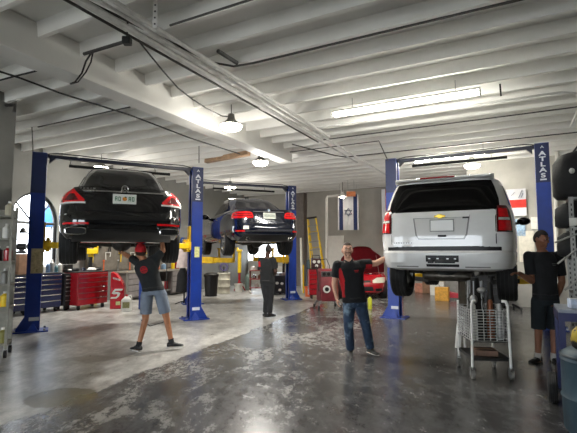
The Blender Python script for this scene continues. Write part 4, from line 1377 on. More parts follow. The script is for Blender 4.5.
    if outfit.get('collar'):
        c = MB()
        cpos = J['neck']
        c.tube([cpos + (sS * cos(a) * .066 + sF * (sin(a) * .062 + .012)) * s + UP * (.0 - .035 * max(0, sin(a)) ** 3) * s for a in [R(100 + 340 * i / 22) for i in range(23)]], .017 * s, 8)
        c.build('collar', outfit['collar'], shirt)
    if outfit.get('logo'):
        lm_, back, lx, lz, kind = outfit['logo']
        c = J['pel'].lerp(J['neck'], lz)
        sg = -1 if back else 1
        lo = MB()
        S, F_ = bl(lz)
        # follow the cloth: cast onto the shirt surface
        ctr = c + S * lx * s + F_ * sg * .4
        ok_, hit, nn, _ = shirt.ray_cast(ctr, -F_ * sg)
        if ok_:
            X = S * (-sg) * -1
            M = Matrix((S, spine, nn)).transposed().to_4x4(); M.translation = hit + nn * .003
            if kind == 'round':
                lo.torus(.055 * s, .007, M, 24, 6); lo.box(0, 0, 0, .09 * s, .025 * s, .006, M); lo.box(0, .028 * s, 0, .05 * s, .014 * s, .006, M); lo.box(0, -.028 * s, 0, .05 * s, .014 * s, .006, M)
            else:
                lo.box(0, .01, 0, .07 * s, .012 * s, .004, M); lo.box(0, -.012, 0, .05 * s, .01 * s, .004, M)
            lo.build('shirt_logo', lm_, shirt, smooth=False)
    # ---- trousers or shorts
    tr_ = MB()
    rr = tr(1.08, fat, -.2, .12)
    torso(tr_, rr)
    for k in 'LR':
        h_, kn, an = J['hip' + k], J['kn' + k], J['an' + k]
        if outfit['legs'] == 'long':
            limb(tr_, [h_, kn, kn.lerp(an, .97)], [.102 * s, .076 * s, .066 * s], True, False)
        else:
            e1 = h_.lerp(kn, outfit.get('short', .93))
            capsule(tr_, h_, e1, .102 * s, .098 * s, True, False)
    tro = tr_.build('trousers' if outfit['legs'] == 'long' else 'shorts', outfit['leg_m'], t)
    remesh(tro, .010, 3)
    bt = MB()
    S, F_ = bl(.06)
    cb_ = J['pel'].lerp(J['neck'], .07)
    bt.tube([cb_ + (S * cos(a) * .172 + F_ * sin(a) * .126 * fat) * s for a in [2 * pi * i / 28 for i in range(28)]], .012 * s, 6, closed=True)
    bt.build('belt', BLACKP, tro)
    if outfit.get('socks'):
        for k in 'LR':
            so = MB(); kn, an = J['kn' + k], J['an' + k]
            capsule(so, an.lerp(kn, -.06), an.lerp(kn, .16), .044 * s, .046 * s, True, False)
            so.build('sock', outfit['socks'], t)
    for k in 'LR':
        shoe('shoe', t, J['an' + k], J['toe' + k], s, outfit['shoe_m'], outfit['sole_m'])
    if outfit.get('watch'):
        k = outfit['watch']
        d = (J['wr' + k] - J['el' + k]).normalized(); p = J['wr' + k] - d * .02
        wt = MB(); a = d.orthogonal().normalized(); bb = d.cross(a)
        wt.tube([p + (a * cos(x) + bb * sin(x)) * .031 * s for x in [2 * pi * i / 16 for i in range(16)]], .009, 6, closed=True)
        wt.build('wristwatch', BLACKP, t)
    return t

def skinmat(name, c):
    return mat(name, c, .5, 0, .06, 20, .05, 80)
SK_A = skinmat('fair_skin', '#cf9f85'); SK_B = skinmat('tan_skin', '#8a5a41'); SK_C = skinmat('brown_skin', '#4f3529'); SK_D = skinmat('ruddy_skin', '#a8714f')
HAIRDK = mat('dark_hair', '#1c1613', .75, 0, .2, 80); HAIRBR = mat('brown_hair', '#3b2a20', .75, 0, .2, 80)
BLKCLOTH = mat('black_cloth', '#17181a', .9, 0, .2, 10, .25, 30)
BLKTEE = mat('charcoal_cloth', '#1f2224', .92, 0, .2, 10, .25, 30)
REDCLOTH = mat('red_cloth', '#b8161f', .85, 0, .12, 12, .2, 30)
DENIM = mat('blue_denim', '#26374e', .9, 0, .3, 7, .35, 30, c2='#7d93a5', c2amt=(.5, .66))
GREYSH = mat('grey_shorts_cloth', '#727c8b', .9, 0, .1, 7, .35, 22)
DKSH = mat('dark_shorts_cloth', '#1a2226', .9, 0, .15, 8, .3, 25)
DKTR = mat('dark_trouser_cloth', '#1b1c1f', .9, 0, .15, 8, .3, 25)
SOLEW = mat('white_sole', '#c9c6bf', .6, 0, .1)
SHOEG = mat('grey_shoe', '#4a4947', .7, 0, .2)
SHOEB = mat('black_shoe', '#131314', .6, 0, .2)

def Jm(Y, d):
    return {k: at(v[0], v[1], Y + (v[2] if len(v) > 2 else 0)) for k, v in d.items()}

# ---- the man with his hand on the SUV bumper, facing the camera
YA = on_z(357, 354.5).y + .05
JA = Jm(YA, dict(head=(347.3, 250.2, -.03), neck=(348.5, 260), shR=(337.5, 265, .0), shL=(362, 264, .0), elR=(334.5, 283.5, .03), wrR=(336.8, 298, -.04),
                 elL=(376, 263.5, .02), wrL=(387.5, 257.0, .02), pel=(354.5, 300, .02), hipR=(349, 304.5, .02), hipL=(360.5, 304.5, .02), knR=(348.5, 327, -.03), knL=(366, 326.5, -.01),
                 anR=(350.5, 350, .04), anL=(370.5, 348.5, .06)))
for k, dx in (('R', -.03), ('L', .08)):
    JA['toe' + k] = JA['an' + k] + Vector((dx, -.16, -.06))
person('man in black and red polo with one hand on the silver SUV bumper', JA, 1.0, SK_A, HAIRBR,
       dict(fwd=(.02, -1, .02), hs=1.09, beard=True, hairline=.62, ht=.05,
            handR=dict(n=(1, 0, 0), t=(.1, -1, 0), curl=.4), handL=dict(n=(.2, 1, -.2), t=(-.2, 0, 1), curl=.2, f=(1, .1, .38))),
       dict(shirt=BLKCLOTH, panel=REDCLOTH, panel_arm=lambda k, off, sp, tt, ss: k == 'L' and off.dot(sp) < -.005 and tt > .2, panel_x=.152, collar=BLKCLOTH, logo=(REDCLOTH, False, -.08, .72, 'bar'),
            legs='long', leg_m=DENIM, shoe_m=SHOEG, sole_m=SOLEW, fat=1.25, wide=1.08, arm=1.14, hem=.03, watch='L', sleeve=.66))

# ---- the man working under the black sedan, back to the camera
YD = on_z(153, 351.5).y + .05
JD = Jm(YD, dict(head=(140.5, 251.5, .0), neck=(143.5, 259, .0), shL=(137, 262, .05), shR=(157, 257, .02), elL=(129.5, 257, .12), wrL=(120.5, 251.5, .2), elR=(163.0, 251, .10), wrR=(162.0, 240.5, .16),
                 pel=(153.5, 289.5, .0), hipL=(147, 294, .0), hipR=(160.5, 294, .0), knL=(145.5, 319, .04), knR=(166.5, 318, .03), anL=(138.5, 346, -.02), anR=(171.5, 342.5, .05)))
JD['toeL'] = JD['anL'] + Vector((-.02, .10, -.06)); JD['toeR'] = JD['anR'] + Vector((.15, .06, -.05))
JD['toeL'] = JD['anL'] + Vector((-.11, .07, -.06))
person('man in a red cap and grey shorts reaching up under the black sedan', JD, .98, SK_D, HAIRBR,
       dict(fwd=(-.5, .8, .12), hs=1.14, cap=REDCLOTH, handL=dict(n=(0, .3, 1), t=(0, 1, 0), curl=.5), handR=dict(n=(-1, .2, .2), t=(-.3, -1, 0), curl=.8, f=(-.1, .2, 1))),
       dict(shirt=BLKTEE, logo=(REDCLOTH, True, .0, .66, 'round'), legs='short', leg_m=GREYSH, shoe_m=SHOEB, sole_m=SOLEW, socks=mat('dark_sock', '#232325', .9), short=.78, hem=.02, sleeve=.75, watch='L'))

# ---- the man in dark trousers under the navy sedan
YC = on_z(268, 317.5).y
JC = Jm(YC, dict(head=(268.5, 249.5, .0), neck=(267, 257.5, .0), shL=(261, 260.5, .04), shR=(273, 260, -.08), elL=(262, 271, -.02), wrL=(269.5, 274, .18), elR=(275.5, 271, -.1), wrR=(274.5, 274.5, .16),
                 pel=(267.5, 282, .0), hipL=(264.5, 284.5, .03), hipR=(270.5, 284.5, -.03), knL=(266.5, 299.5, .02), knR=(270.5, 299.5, -.02), anL=(265.5, 313.0, .05), anR=(269.5, 313.3, -.05)))
for k in 'LR':
    JC['toe' + k] = JC['an' + k] + Vector((-.10, -.10, -.06))
JC['toeR'] = JC['anR'] + Vector((.12, .12, -.06)); JC['toeL'] = JC['anL'] + Vector((-.04, .15, -.06))
person('man in black work shirt and dark trousers standing under the dark blue sedan', JC, 1.0, SK_C, HAIRDK,
       dict(fwd=(.5, .8, -.05), hs=1.04, hairline=.5, ht=.03, handL=dict(n=(0, 0, 1), t=(0, -1, .3), curl=.5), handR=dict(n=(0, 0, 1), t=(-1, 0, .3), curl=.5)),
       dict(shirt=BLKCLOTH, wide=1.08, arm=1.15, panel=REDCLOTH, panel_arm=lambda k, off, sp, tt, ss: k == 'L' and tt < .62 and off.dot(ss) < .01, panel_x=.9, legs='long', leg_m=DKTR, shoe_m=SHOEB, sole_m=BLACKP, sleeve=.8, hem=.02))

# ---- the man at the cart
YB = on_z(542, 362).y
JB = Jm(YB, dict(head=(541.0, 239.0, -.04), neck=(542, 250.5, .0), shR=(528.5, 256, -.02), shL=(558, 256, .06), elR=(531.5, 281, -.04), wrR=(519.5, 273.5, -.16), elL=(562, 282, .08), wrL=(556, 299, .0),
                 pel=(545.5, 297, .0), hipR=(538.5, 301, .0), hipL=(552.0, 301, .04), knR=(538.5, 329, .0), knL=(554, 329, .04), anR=(538, 357, .02), anL=(554, 357.5, .05)))
JB['toeR'] = JB['anR'] + Vector((-.15, -.08, -.06)); JB['toeL'] = JB['anL'] + Vector((-.02, -.17, -.06))
person('man in black T-shirt and dark shorts standing between the cart and the rack', JB, 1.0, SK_B, HAIRDK,
       dict(fwd=(.45, -.85, -.22), hs=1.1, hairline=.48, ht=.07, handR=dict(n=(.1, -.1, -1), t=(0, -1, .3), curl=.45, f=(-1, -.25, .1)), handL=dict(n=(-1, 0, 0), t=(0, -1, 0), curl=.4)),
       dict(shirt=BLKCLOTH, logo=(mat('grey_print', '#5b5e5e', .8), False, -.07, .70, 'bar'), legs='short', leg_m=DKSH, shoe_m=SHOEB, sole_m=BLACKP, socks=mat('white_sock', '#b9b4ad', .9), short=1.0, hem=.04, sleeve=.75, fat=1.1, arm=1.1))
# ================================================================ WORKSHOP EQUIPMENT
RF = R(62.5)                 # things with their back to the left wall
FV = B(0, 1); LV = B(1, 0)
BLACKTOP = mat('rubber_top', '#1b1b1c', .7, 0, .2)
ORANGE = mat('orange_plastic', '#d2602a', .5, 0, .1)
WBUCKET = mat('white_plastic', '#d7d5cd', .45, 0, .06)
TEAL = mat('teal_plastic', '#3f6b72', .5, 0, .15)
PALEBLUE = mat('pale_blue_plastic', '#7d9dbb', .5, 0, .1)
GREEND = mat('green_plastic', '#3d5a3c', .5, 0, .15)

def cabinet(name, label, loc, rz, w, dp, h, m, rows, cols=1, handle=CHROME, top=BLACKTOP, casters=True, group=None, z0=.13):
    t = thing(name, label, 'tool cabinet', loc, rz, group)
    MB().box(0, dp / 2, (h + z0) / 2, w, dp, h - z0).build('body', m, t, bev=.012)
    MB().box(0, dp / 2, h + .012, w + .02, dp + .02, .024).build('top', top, t, bev=.006)
    cw = w / cols
    hh = h - z0 - .05
    wt = [1.0 + .5 * (i / max(1, rows - 1)) for i in range(rows)]
    for c in range(cols):
        z = h - .025
        for i in range(rows):
            dh = hh * wt[i] / sum(wt)
            x = -w / 2 + cw * (c + .5)
            d = MB().box(x, -.008, z - dh / 2, cw - .03, .03, dh - .014).build('drawer', m, t, bev=.004)
            MB().box(x, -.034, z - .022, cw - .05, .024, .022).build('handle', handle, d, bev=.004)
            z -= dh
    if casters:
        for sx in (-1, 1):
            for yy in (.08, dp - .08):
                k = MB(); k.cyl((sx * (w / 2 - .1) - .02, yy, .055), (sx * (w / 2 - .1) + .02, yy, .055), .055, None, 14); k.box(sx * (w / 2 - .1), yy, .11, .06, .07, .05)
                k.build('caster', BLACKP, t)
    return t

def can(name, label, loc, r, h, m, cap=None, cat='can', group=None, lid=.7):
    t = thing(name, label, cat, loc, 0, group)
    MB().lathe([(0, 0), (r * .96, 0), (r, .01), (r, h * .82), (r * .55, h * .92), (r * .35, h)], 14).build('body', m, t)
    MB().lathe([(0, h), (r * .4, h), (r * .4, h * 1.14), (0, h * 1.15)], 12).build('cap', cap or WHITEP, t)
    return t

def carton(name, label, loc, rz, w, d, h, m, cat='box', group=None, tape=None):
    t = thing(name, label, cat, loc, rz, group)
    MB().box(0, 0, h / 2, w, d, h).build('body', m, t, bev=.006)
    MB().box(0, 0, h + .002, w * .98, .04, .006).build('tape', tape or mat('tape', '#b79a72', .4), t)
    return t

def bucket(label, loc, r, h, m, group=None):
    t = thing('bucket', label, 'bucket', loc, 0, group)
    MB().lathe([(0, 0), (r * .82, 0), (r * .98, h * .9), (r * 1.05, h * .9), (r * 1.05, h), (r * .95, h), (r * .8, .02), (0, .02)], 22).build('body', m, t)
    MB().tube([(r * cos(a), -.02 - r * .9 * sin(a) * .4, h * .86 - r * sin(a) * .9) for a in [pi * i / 12 for i in range(13)]], .006, 6).build('bail', STEEL, t)
    return t

# ---- along the left wall
def wallspot(u, v):
    return on_z(u, v)
lfront = toB(on_z(8, 318))[0] + .0
def along(u, v=None):
    p = on_l(u, 262, lfront)
    return toB(p)[1]
q_a, q_b, q_c = along(3), along(33), along(63)
w1_ = q_b - q_a - .03; w2_ = q_c - q_b - .03
bl1 = cabinet('tool_cabinet', 'blue roller tool cabinet standing under the arched window', B(lfront, (q_a + q_b) / 2), RF, w1_, .62, 1.0, TOOLBLUE, 6, 1, group='blue tool cabinets')
bl2 = cabinet('tool_cabinet', 'blue roller tool cabinet between the lift post and the dark tool cart', B(lfront, (q_b + q_c) / 2), RF, w2_, .62, 1.02, TOOLBLUE, 6, 1, group='blue tool cabinets')
q_d = along(73)
cabinet('tool_cart', 'dark narrow tool cart beside the red tool cabinet', B(lfront + .02, (q_c + q_d) / 2 + .02), RF, q_d - q_c - .08, .5, .98, mat('dark_cart', '#2c2a2b', .5, .2, .2), 7, 1, STEEL)
q_e = along(110)
lf2 = lfront + .35
qd2, qe2 = toB(on_l(78, 262, lf2))[1], toB(on_l(109, 262, lf2))[1]
cabinet('tool_cabinet', 'red roller tool cabinet with drawers beside the logo chest', B(lf2, (qd2 + qe2) / 2), RF, qe2 - qd2 - .04, .6, 1.03, REDP, 6, 1, mat('red_handle', '#6e1017', .35, 0, .1))
# chest with the white letter mark
lp_ = on_z(116, 309)
t = thing('tool_chest', 'glossy red tool chest with curved lid and big white letter mark', 'tool chest', lp_, R(12))
sc_ = lp_.y / FPX
pf = [(-.17, .0), (.17, .0), (.20, .25), (.19, .62), (.10, .82), (-.02, .98), (-.13, 1.04), (-.17, 1.02)]
MB().prism(pf, -.3, .0, Matrix.Rotation(pi / 2, 4, 'X')).build('body', mat('signal_red_paint', '#c01524', .25, 0, .08, coat=.6), t, bev=.02)
sgl = MB()
M = face_rear(0, -.006, .42)
sgl.prism([(-.13, .02), (-.05, .14), (.17, .14), (.15, .09), (-.02, .09), (-.05, .055), (.05, .055), (.10, .02), (.07, -.07), (.0, -.13), (-.16, -.13), (-.14, -.085), (-.02, -.085), (.02, -.05), (.03, -.005), (-.07, -.005)], 0, .004, M)
sgl.build('letter_mark', WHITEP, t, smooth=False)
wm = MB()
for i in range(5):
    wm.box(-.09 + i * .042, -.004, .86 - i * .012, .028, .006, .05)
wm.build('small_lettering', WHITEP, t, smooth=False)
MB().box(.05, -.004, .16, .12, .006, .1).build('yellow_sticker', mat('yellow_sticker', '#c9c98a', .6, 0, .25, 30), t)
# things on the blue cabinets
zt = 1.03
def on_cab(u, dl=-.3, z=zt):
    l = lfront + dl
    p = on_l(u, 262, l); return Vector((p.x, p.y, z))
carton('wooden_crate', 'brown wooden crate standing on the blue tool cabinet by the window', on_cab(22.5), RF, .36, .32, .52, CARD, 'crate', tape=WOOD)
p = on_cab(21); p.z = 1.56
t = thing('bench_grinder', 'black bench grinder on top of the brown crate', 'machine', p, R(20))
g_ = MB(); g_.box(0, 0, .03, .2, .16, .06); g_.cyl((-.1, 0, .18), (.1, 0, .18), .085); g_.box(0, 0, .1, .1, .1, .12); g_.build('motor', BLACKP, t, bev=.008)
for s in (-1, 1):
    MB().cyl((s * .13, 0, .18), (s * .17, 0, .18), .09, None, 20).build('grinding_wheel', mat('grind_grey', '#56534f', .8), t)
MB().cyl((-.09, 0, .06), (.09, 0, .06), .012).build('tool_rest', STEEL, t)
p = on_cab(27)
t = thing('bench_lamp', 'black jointed bench lamp arching before the arched window', 'lamp', p, RF)
arm = MB(); arm.tube([(0, 0, 0), (0, 0, .5), (.12, 0, .95), (-.1, 0, 1.12)], .014, 6); arm.build('arm', BLACKP, t)
MB().cyl((0, 0, 0), (0, 0, .03), .09).build('base', BLACKP, t)
MB().lathe([(.03, .1), (.05, .08), (.1, -.04), (.09, -.04), (.0, .06)], 16, Matrix.Translation((-.14, 0, 1.1))).build('lamp_shade', BLACKP, t)
cans = [(9, WBUCKET, 'white bottle'), (12.5, mat('amber', '#a8781f', .4), 'amber bottle'), (15.8, BLACKP, 'black bottle'), (44, WBUCKET, 'white bottle'), (48, mat('dusty_blue', '#5c7594', .5), 'blue spray can'), (52, mat('pale_grey_can', '#9d9b98', .4, .3), 'grey spray can'), (56.5, TEAL, 'teal bottle'), (60, WBUCKET, 'squat white tub')]
for i, (u, m, what) in enumerate(cans):
    where = ['at the end of the blue cabinet by the column', 'next to the white bottle by the column', 'against the brown crate', 'just past the blue lift post', 'second past the blue lift post', 'third past the blue lift post', 'fourth past the blue lift post', 'at the far end of the blue cabinets'][i]
    can('bottle', what + ' ' + where, on_cab(u, -.25 - .1 * (i % 3)), .045 + .012 * (i % 3), .2 + .06 * ((i * 7) % 3), m, cat='bottle', group='bottles on the blue cabinets')
# vice and parts on the dark cart and red cabinet
p = on_cab(68, -.2, .99 + .03)
t = thing('bench_vice', 'dark steel vice on the narrow tool cart', 'vice', p, RF)
vb = MB(); vb.box(0, 0, .05, .18, .2, .1); vb.box(0, -.08, .16, .16, .07, .14); vb.box(0, .07, .16, .16, .07, .14); vb.build('body', DKSTEEL, t, bev=.01)
MB().cyl((-.12, -.16, .1), (.12, -.16, .1), .01).build('screw_handle', STEEL, t)
for i, (f, m, what) in enumerate(((.15, BLACKP, 'black air gun'), (.4, mat('dark_blue_tool', '#22304d', .4), 'dark blue impact wrench'), (.66, WBUCKET, 'white rag'), (.86, BLACKP, 'black socket tray'))):
    qq = qd2 + (qe2 - qd2) * f; p = B(lf2 - .3, qq, 1.056)
    t = thing(what.split(' ', 1)[1].replace(' ', '_'), what + ' lying on the red tool cabinet', 'tool', p, RF + i)
    b = MB(); b.cyl((-.1, 0, .05), (.08, 0, .05), .045); b.box(.05, 0, .045, .05, .12, .06) if i < 2 else b.ell((0, 0, .04), .14, .1, .035)
    b.build('body', m, t)
    MB().cyl((-.1, .02, .05), (-.2, .05, .04), .015).build('nozzle', STEEL, t) if i < 2 else None
# yellow lift adapter stand behind the red cabinet
p = on_z(90, 303)
t = thing('transmission_jack', 'yellow standing jack behind the red tool cabinet under the black sedan', 'jack', tuple(on_l(90.5, 262, -11.62).xy) + (0,), R(20))
b = MB(); b.cyl((0, 0, .1), (0, 0, 1.45), .06); b.build('column', BLACKP, t)
b = MB(); b.box(0, 0, 1.62, .42, .3, .16); b.box(-.15, 0, 1.78, .12, .24, .2); b.box(.15, 0, 1.75, .12, .24, .14); b.cyl((0, 0, 1.45), (0, 0, 1.6), .08); b.build('saddle', YELLOW, t, bev=.015)
b = MB()
for a in range(4):
    b.cyl((0, 0, .12), (.3 * cos(a * pi / 2 + .8), .3 * sin(a * pi / 2 + .8), .04), .035)
b.build('legs_frame', YELLOW, t)
# pegboard and bench past the red chest
qp0, qp1 = toB(on_l(86, 250, LW + .05))[1], toB(on_l(200, 250, LW + .05))[1]
t = thing('pegboard', 'pale pegboard on the wall behind the man in the red cap', 'pegboard', B(LW + .03, (qp0 + qp1) / 2, 1.0), RF)
W_ = qp1 - qp0
MB().box(0, 0, .6, W_, .03, 1.2).build('board', mat('pegboard', '#6d675d', .7, 0, .15), t)
rnd = random.Random(5)
cols = [YELLOW, BLACKP, REDP, STEEL, WBUCKET, DKSTEEL, mat('tool_blue', '#2b4c93', .4), ORANGE]
names = ['wrench', 'hose_coil', 'pliers', 'hammer', 'pry_bar', 'extension_cord', 'socket_rail', 'clamp']
pos_words = ['at the window end', 'near the window end', 'above the red chest', 'beside the red chest', 'behind the red cap', 'over the workbench', 'before the lettered post', 'nearest the lettered post']
for i in range(40):
    x = -W_ / 2 + W_ * (i + .5) / 40 + rnd.uniform(-.05, .05)
    row = i % 4
    z = 1.0 + .16 + .3 * row
    m = cols[(i * 5 + 3) % 8]; nm = names[(i * 3) % 8]
    p = B(LW + .06, (qp0 + qp1) / 2 + x, z)
    b = MB()
    if nm in ('hose_coil', 'extension_cord'):
        MM = Matrix.Rotation(pi / 2, 4, 'X')
        for k_ in range(3):
            b.torus(.12 - .012 * k_, .016, Matrix.Translation((0, -.02 - .012 * k_, 0)) @ MM, 20, 6)
    elif nm == 'hammer':
        b.box(0, -.03, .1, .16, .04, .05); b.cyl((0, -.03, -.2), (0, -.03, .1), .016)
    elif nm == 'clamp':
        b.tube([(-.08, -.03, -.12), (-.1, -.03, .12), (.1, -.03, .12), (.08, -.03, -.02)], .016, 6)
    elif nm == 'socket_rail':
        b.box(0, -.015, 0, .34, .02, .04)
        for k_ in range(6):
            b.cyl((-.14 + k_ * .056, -.03, -.03), (-.14 + k_ * .056, -.03, .05), .018)
    elif nm == 'pliers':
        b.tube([(-.05, -.03, -.14), (-.02, -.03, 0), (.02, -.03, .1)], .014, 6); b.tube([(.05, -.03, -.14), (.02, -.03, 0), (-.02, -.03, .1)], .014, 6)
    else:
        b.cyl((0, -.03, -.16), (0, -.03, .14), .018); b.ell((0, -.03, .15), .04, .02, .035); b.ell((0, -.03, -.16), .034, .02, .03)
    o = b.build(nm, m); o.location = p; o.rotation_euler = (0, 0, RF)
    cname = {id(YELLOW): 'yellow', id(BLACKP): 'black', id(REDP): 'red', id(STEEL): 'steel', id(WBUCKET): 'white', id(DKSTEEL): 'dark steel', id(ORANGE): 'orange'}.get(id(m), 'blue')
    tag(o, f'{cname} {nm.replace("_", " ")} hung in the {["bottom", "second", "third", "top"][row]} row of the pegboard {pos_words[i // 5]}', 'tool', 'tools on the pegboard')
# workbench
lb = LW + .75
qw0, qw1 = toB(on_l(128, 262, lb))[1], toB(on_l(199, 262, lb))[1]
t = thing('workbench', 'grey steel workbench with drawers behind the lettered lift post', 'workbench', B(lb, (qw0 + qw1) / 2), RF)
Wb = qw1 - qw0
MB().box(0, .33, .93, Wb, .68, .06).build('worktop', mat('worn_bench_top', '#8f8a80', .5, 0, .2), t)
for x in (-Wb / 2 + .45, Wb / 2 - 1.1):
    d = MB().box(x, .34, .48, .8, .6, .84).build('drawer_unit', mat('bench_grey', '#6f6a68', .45, .2, .15), t, bev=.01)
    for k_ in range(4):
        MB().box(x, .02, .2 + k_ * .2, .76, .03, .17).build('drawer', mat('bench_pale', '#8d8886', .45, .2, .1), d, bev=.005)
for s in (-1, 1):
    for yy in (.06, .6):
        MB().box(s * (Wb / 2 - .05), yy, .45, .06, .06, .9).build('leg', GREYP, t)
MB().box(0, .36, .2, Wb - .1, .55, .03).build('shelf', GREYP, t)
bench = [('paint_can', WBUCKET, .16, 'white paint can'), ('oil_jug', BLACKP, .3, 'black oil jug'), ('spray_can', ORANGE, .44, 'orange spray can'), ('cleaner_bottle', PALEBLUE, .56, 'pale blue cleaner bottle'), ('oil_jug', YELLOW, .66, 'yellow oil jug'), ('paint_can', REDP, .76, 'red paint can'), ('oil_jug', WBUCKET, .86, 'white oil jug'), ('spray_can', TEAL, .94, 'teal spray can')]
for i, (nm, m, f, what) in enumerate(bench):
    can(nm, what + ' on the grey workbench behind the man in the red cap', B(lb - .25 - .12 * (i % 2), qw0 + Wb * f, .962), .07 + .02 * (i % 2), .2 + .05 * (i % 3), m, cat='can' if 'can' in nm else 'bottle', group='containers on the workbench')
for i, (f, m, what) in enumerate(((.2, CARD, 'brown cardboard box'), (.42, WBUCKET, 'white carton'), (.62, REDP, 'red parts box'))):
    carton('storage_box', what + ' on the lower shelf of the workbench', B(lb - .4, qw0 + Wb * (.33 + f * .4), .218), RF, .34, .34, .3, m, group='boxes under the workbench')
p = on_z(126.5, 311)
t = thing('chemical_jug', 'white chemical jug on the floor beside the red logo chest', 'jug', p, R(10))
MB().loft([[(sx * .13 * k_, sy * .1 * k_, z) for sx, sy in ((-1, -1), (1, -1), (1, 1), (-1, 1))] for z, k_ in ((0, .95), (.02, 1), (.3, 1), (.36, .6), (.4, .3))]).build('body', WBUCKET, t, bev=.015)
MB().tube([(.02, 0, .38), (.1, 0, .42), (.13, 0, .34), (.12, 0, .24)], .02, 8).build('handle', WBUCKET, t)
MB().cyl((0, 0, .4), (0, 0, .45), .035).build('cap', REDP, t)
MB().box(0, -.103, .17, .18, .004, .16).build('paper_label', mat('olive_label', '#8c8a5c', .6, 0, .3, 30), t)
p = on_z(136, 312)
t = thing('gas_cylinder', 'slim blue gas cylinder standing behind the man in the red cap', 'gas cylinder', (p.x - .05, p.y + .6, 0))
MB().lathe([(0, 0), (.085, .0), (.09, .02), (.09, 1.0), (.06, 1.1), (.03, 1.14), (0, 1.14)], 20).build('tank', mat('cylinder_blue', '#27479a', .4), t)
b = MB(); b.cyl((0, 0, 1.13), (0, 0, 1.24), .022); b.torus(.035, .008, Matrix.Translation((0, 0, 1.25))); b.build('valve', STEEL, t)
# coat stand with a white shirt by the lettered post
p = on_z(184, 304)
t = thing('coat_stand', 'coat stand beside the lettered lift post', 'coat stand', p)
b = MB(); b.cyl((0, 0, .02), (0, 0, 1.95), .022); b.cyl((-.2, 0, 1.85), (.2, 0, 1.85), .014)
b.build('pole', DKSTEEL, t)
b = MB()
for a in range(4):
    b.tube([(0, 0, .1), (.15 * cos(a * pi / 2 + .5), .15 * sin(a * pi / 2 + .5), .06), (.28 * cos(a * pi / 2 + .5), .28 * sin(a * pi / 2 + .5), .015)], .014, 6)
b.build('foot', DKSTEEL, t)
def garment(name, label, loc, z0, z1, w, m, rz=0):
    b = MB(); rings = []
    for i in range(12):
        f = i / 11; z = z1 + (z0 - z1) * f
        ring = []
        for j in range(28):
            a = 2 * pi * j / 28
            k_ = 1 + .10 * sin(a * 5 + f * 3) * f
            ww = w * (.45 + .55 * min(1, f * 4)) * (1 + .12 * f)
            ring.append((ww * cos(a) * k_, .11 * sin(a) * k_ * (.7 + .5 * f), z))
        rings.append(ring)
    b.loft(rings)
    o = b.build(name, m); o.location = loc; o.rotation_euler = (0, 0, rz)
    return o
tag(garment('shirt', '', (p.x, p.y - .13, 0), 1.12, 1.78, .19, mat('pinkish_white_cloth', '#cdbdb8', .9, 0, .1, 9, .2, 25)), 'pinkish white shirt hanging on the coat stand', 'shirt')
tag(garment('trousers', '', (p.x - .02, p.y - .15, 0), .38, 1.1, .17, BLKCLOTH), 'black trousers hanging below the white shirt', 'trousers')

# ---- things standing in the gap between the two left lifts
p = on_z(211, 296)
t = thing('waste_bin', 'tall black waste bin beside the blue lettered post', 'bin', p)
MB().lathe([(0, 0), (.22, 0), (.25, .7), (.27, .7), (.27, .74), (.24, .74), (.2, .03), (0, .03)], 24).build('body', BLACKP, t)
MB().lathe([(.275, .73), (.27, .78), (.18, .84), (0, .86)], 24).build('lid', DKSTEEL, t)
p = on_z(223.5, 293.5)
t = thing('oil_drum', 'dented white oil drum with a hose reel on it', 'drum', p)
b = MB(); b.lathe([(0, 0), (.25, 0), (.26, .02), (.25, .04), (.25, .26), (.262, .28), (.25, .3), (.25, .52), (.262, .54), (.25, .56), (.25, .76), (.26, .78), (.24, .8), (0, .8)], 26)
b.build('shell', mat('drum_white', '#c3bfae', .5, 0, .15, 6, c2='#8d8a7c'), t)
t2 = thing('hose_reel', 'silver hose reel resting on the white oil drum', 'hose reel', p + Vector((0, 0, .8)), R(10))
M = Matrix.Translation((0, 0, .22)) @ Matrix.Rotation(pi / 2, 4, 'X')
b = MB(); b.cyl((0, 0, -.06), (0, 0, -.075), .21, None, 28, M); b.cyl((0, 0, .06), (0, 0, .075), .21, None, 28, M); b.cyl((0, 0, -.07), (0, 0, .07), .08, None, 20, M); b.build('spool', STEEL, t2)
b = MB()
for k_ in range(5):
    b.torus(.12, .018, M @ Matrix.Translation((0, 0, -.044 + k_ * .022)), 24, 6)
b.build('hose', BLACKP, t2)
MB().torus(.13, .02, M @ Matrix.Translation((0, 0, .085)), 24, 6).build('purple_ring', mat('purple_plastic', '#6a5f93', .5), t2)
b = MB(); b.box(0, 0, .01, .34, .2, .02); b.box(0, -.085, .12, .04, .015, .24); b.box(0, .085, .12, .04, .015, .24); b.build('stand', BLACKP, t2)
p = on_z(238.5, 293)
t = thing('under_hoist_stand', 'tall yellow under-hoist stand beside the white bucket', 'jack stand', p + Vector((-.05, .7, 0)))
b = MB(); b.cyl((0, 0, .1), (0, 0, 1.05), .05); b.build('tube', REDP, t)
b = MB(); b.cyl((0, 0, .75), (0, 0, 1.62), .075); b.box(0, 0, 1.66, .22, .22, .08); b.box(-.07, 0, 1.74, .06, .16, .1); b.build('screw_column', YELLOW, t, bev=.01)
b = MB()
for a in range(3):
    b.cyl((0, 0, .45), (.26 * cos(a * 2.1 + .5), .26 * sin(a * 2.1 + .5), .02), .025)
b.build('tripod', REDP, t)
bucket('white bucket on the floor under the dark blue sedan', on_z(238.5, 292), .17, .33, WBUCKET)
p = on_z(247, 291)
t = thing('gas_cylinder', 'grey-green gas cylinder beside the white bucket', 'gas cylinder', p + Vector((.02, .35, 0)))
MB().lathe([(0, 0), (.13, 0), (.135, .02), (.135, .55), (.09, .66), (.04, .7), (0, .7)], 20).build('tank', mat('cylinder_grey_green', '#5f6f68', .5), t)
